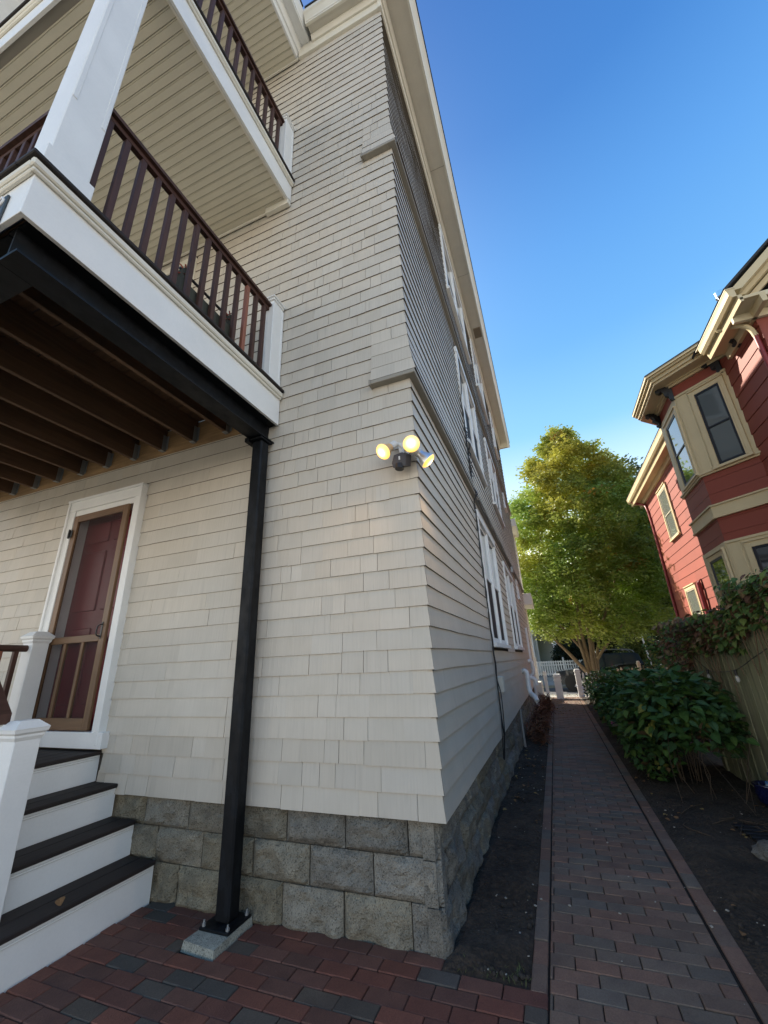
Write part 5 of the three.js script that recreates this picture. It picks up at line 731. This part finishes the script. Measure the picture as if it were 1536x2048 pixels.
{
  const X = 2.28, Z = -19.6, SC = 1.17, t = thing('street_tree', 'tall egg shaped yellow green tree with several upright trunks at the end of the path', 'tree', [0, 0, 0]);
  const stems = [[[X, -.2, Z], [X - .02, .9, Z], [X - .1, 2.2, Z + .05], [X + .05, 4.5, Z], [X + .4, 8.5, Z]], [[X + .12, -.2, Z + .05], [X + .16, .9, Z + .06], [X + .3, 2.3, Z + .1], [X + .7, 4.5, Z + .2], [X + 1.1, 7, Z + .3]], [[X - .12, -.2, Z + .04], [X - .15, .9, Z + .08], [X - .3, 2.2, Z + .1], [X - .7, 4.2, Z + .2], [X - 1.0, 6.6, Z + .2]], [[X + .2, -.2, Z - .05], [X + .26, .9, Z - .06], [X + .55, 2.0, Z - .1], [X + 1.3, 3.6, Z - .3], [X + 2.2, 5.6, Z - .4]], [[X + .05, -.2, Z + .12], [X + .07, .9, Z + .15], [X + .12, 2.0, Z + .3], [X + .1, 4.0, Z + .9], [X + .2, 6.2, Z + 1.3]]];
  for (const s of stems) for (const q of s) { q[0] = X + (q[0] - X) * SC; q[1] = q[1] < 0 ? -.4 : q[1] * 1.12; q[2] = Z + (q[2] - Z) * SC; }
  part(t, 'trunk', stems.map((s, i) => limb(s, [.10, .09, .09, .08, .075][i], .025)), M.bark);
  part(t, 'limb', limb([[X - .1, .55, Z + .08], [X - .42, .95, Z + .15], [X - .85, 1.55, Z + .25], [X - 1.5, 2.35, Z + .3], [X - 2.2, 3.2, Z + .3]], .1, .03), M.bark);
  part(t, 'limb', limb([[X - .1, 1.5, Z + .05], [X - .5, 2.1, Z + .1], [X - 1.2, 3.2, Z + .3], [X - 1.9, 4.6, Z + .4]], .07, .02), M.bark);
  part(t, 'limb', limb([[X + .25, 1.1, Z], [X + .8, 1.8, Z + .1], [X + 1.6, 2.6, Z + .2], [X + 2.5, 3.5, Z + .2]], .07, .02), M.bark);
  const CX = 3.0, prof = [[1.9, .8], [2.4, 2.6], [3.2, 3.4], [4.8, 3.65], [7.0, 3.55], [8.8, 3.1], [10.2, 2.5], [11.3, 1.85], [12.3, 1.1], [13.2, .42], [13.6, .05]], rad = y => { let k = 1; while (k < prof.length - 1 && prof[k][0] < y) k++; const [a, b] = [prof[k - 1], prof[k]]; return a[1] + (b[1] - a[1]) * Math.max(0, Math.min(1, (y - a[0]) / (b[0] - a[0]))); };
  const pts = []; let tries = 0;
  while (pts.length < 15500 && tries++ < 4000) { // boughs: tufts of leaves round points on the crown's outline
    const y = R(2.0, 13.3), a = R(0, 6.283), rr = rad(y); if (rnd() > rr / 3.65) continue;
    const q = Math.pow(rnd(), .3), lob = .84 + .3 * fbm(a / 6.283, y / 14, 9, 14, 410, 3), bx0 = CX + Math.cos(a) * rr * q * lob, bz0 = Z + .1 + Math.sin(a) * rr * q * lob; if (y < 3.4 && Math.hypot(bx0 - X, bz0 - Z) < 1.5) continue;
    const size = R(.3, .62) * (.6 + .4 * rr / 3.6), n = Math.round(R(18, 34)), tone = R(.82, 1.2), warm = Math.max(0, Math.min(1, (fbm(bx0 * .06 + 1, y * .06 + 1, 8, 8, 412, 2) - .4) * 2 + (y > 10 ? .15 : 0))), turn = rnd() < .035;
    for (let i = 0; i < n; i++) { const g = () => (rnd() + rnd() + rnd() - 1.5) * 1.15; const dx = g() * size, dz = g() * size, p = [bx0 + dx + Math.cos(a) * .1, y + g() * size * .75 - .12 * (dx * dx + dz * dz) / size, bz0 + dz]; const k = tone * R(.8, 1.22); const c = turn && rnd() < .6 ? [.55, .33, .08] : [.36 + .2 * warm, .46 + .06 * warm, .115]; pts.push({ p, s: R(.65, 1.25), c: c.map(v => v * k) }); } }
  crown(t, 'crown', pts, clump(8, .17, .15, .115));
}
function tree(name, label, x, z, h, r, n, col, y0 = .25, sz = 1) {
  const t = thing(name, label, 'tree', [0, 0, 0], 'trees beyond the street'); part(t, 'trunk', [limb([[x, -.2, z], [x + .05, h * .25, z], [x - .1, h * .5, z], [x, h * .85, z]], r * .075 + .06, .03, 12), limb([[x, h * .25, z], [x + r * .4, h * .5, z + .2], [x + r * .7, h * .7, z]], .08, .02), limb([[x, h * .3, z], [x - r * .4, h * .52, z - .2], [x - r * .6, h * .7, z]], .08, .02)], M.bark);
  const pts = []; while (pts.length < n) { const a = R(0, 6.283), v = R(-1, 1), q = Math.pow(rnd(), .4), lob = .72 + .56 * fbm(a / 6.283, v * .5 + .5, 6, 6, 420 + Math.round(x), 3), s = Math.sqrt(1 - v * v); const p = [x + Math.cos(a) * s * r * q * lob, h * (y0 + 1) / 2 + v * q * lob * h * (1 - y0) / 2, z + Math.sin(a) * s * r * q * lob]; const cl = fbm(p[0] * .1 + 5, p[1] * .12 + p[2] * .06 + 9, 16, 16, 430, 3); if (cl < .42 && rnd() < .8) continue; const k = R(.7, 1.3); pts.push({ p, s: R(.7, 1.3) * sz, c: col.map(w => w * k) }); }
  crown(t, 'crown', pts, clump(8, .22, .2, .15)); return t;
}
tree('street_tree', 'tall blue green tree rising behind the right of the big tree', 7.0, -27, 13.2, 3.6, 5200, [.075, .115, .05], .15, 1.1);
tree('background_tree', 'dense dark tree beyond the far corner of the red house', 11.5, -31, 10, 4.2, 4200, [.05, .085, .03], .1, 1.2);
tree('background_tree', 'broad dark tree across the street behind the dark blue suv', 3.6, -36, 8, 3.6, 3600, [.045, .075, .028], .05, 1.2);
tree('background_tree', 'green tree behind the pale house across the street', -2.5, -50, 13, 5, 3000, [.06, .1, .035], .1, 1.5);
tree('background_tree', 'low rounded tree at the far right of the street', 17, -34, 9, 4.5, 3000, [.055, .09, .03], .05, 1.4);
function shrub(label, x, z, rx, h, n, col) { const s = thing('far_shrub', label, 'shrub', [0, 0, 0], 'shrubs beyond the gate'); const pts = []; for (let i = 0; i < n; i++) { const a = R(0, 6.283), v = R(-.9, 1), q = Math.pow(rnd(), .4), c = Math.sqrt(1 - v * v), k = R(.7, 1.3); pts.push({ p: [x + Math.cos(a) * c * rx * q, Math.max(.1, h * .5 + v * q * h * .5), z + Math.sin(a) * c * rx * .6 * q], s: R(.7, 1.2), c: col.map(w => w * k) }); } crown(s, 'foliage', pts, clump(8, .16, .14, .1)); part(s, 'stem', [limb([[x, -.1, z], [x, h * .3, z], [x + .1, h * .6, z]], .06, .02)], M.bark); }
shrub('dark hedge beside the pale house across the street', 2.1, -31, 1.5, 2.6, 1700, [.03, .05, .02]);
shrub('bright yellow green shrub across the street behind the suv', 5.6, -27.2, 1.1, 2.5, 900, [.2, .24, .06]);
shrub('dark green shrub across the street right of the yellow one', 8.4, -27.6, 1.9, 2.4, 1500, [.035, .06, .025]);
shrub('dark shrub on the near side of the red house corner', 5.7, -16.2, 1.0, 2.4, 1100, [.04, .07, .03]);
{
  const p = thing('street_pole', 'slender leaning grey pole across the street', 'pole'); part(p, 'shaft', cyl(.045, .04, [5.75, -.1, -25], [5.5, 3.2, -25], 10), M.galv); part(p, 'pole_cap', cyl(.05, .03, [5.5, 3.2, -25], [5.497, 3.25, -25], 10), M.galv);
  // far belt of trees closing the street view
  const pts = []; for (let i = 0; i < 5200; i++) { const x = R(-60, 80), q = rnd(); const z = -62 - R(0, 8), hh = 6 + 6 * fbm(x / 140 + .5, .3, 24, 4, 440, 3); pts.push({ p: [x, q * hh, z], s: R(.9, 1.6), c: [.05, .08, .035].map(v => v * R(.7, 1.3)) }); }
  const im = crown(scene, 'far_trees', pts, clump(10, .8, .6, .45)); tag(im, 'distant mass of trees closing the view beyond the street', 'trees', null, 'stuff');
}
renderer.render(scene, camera);
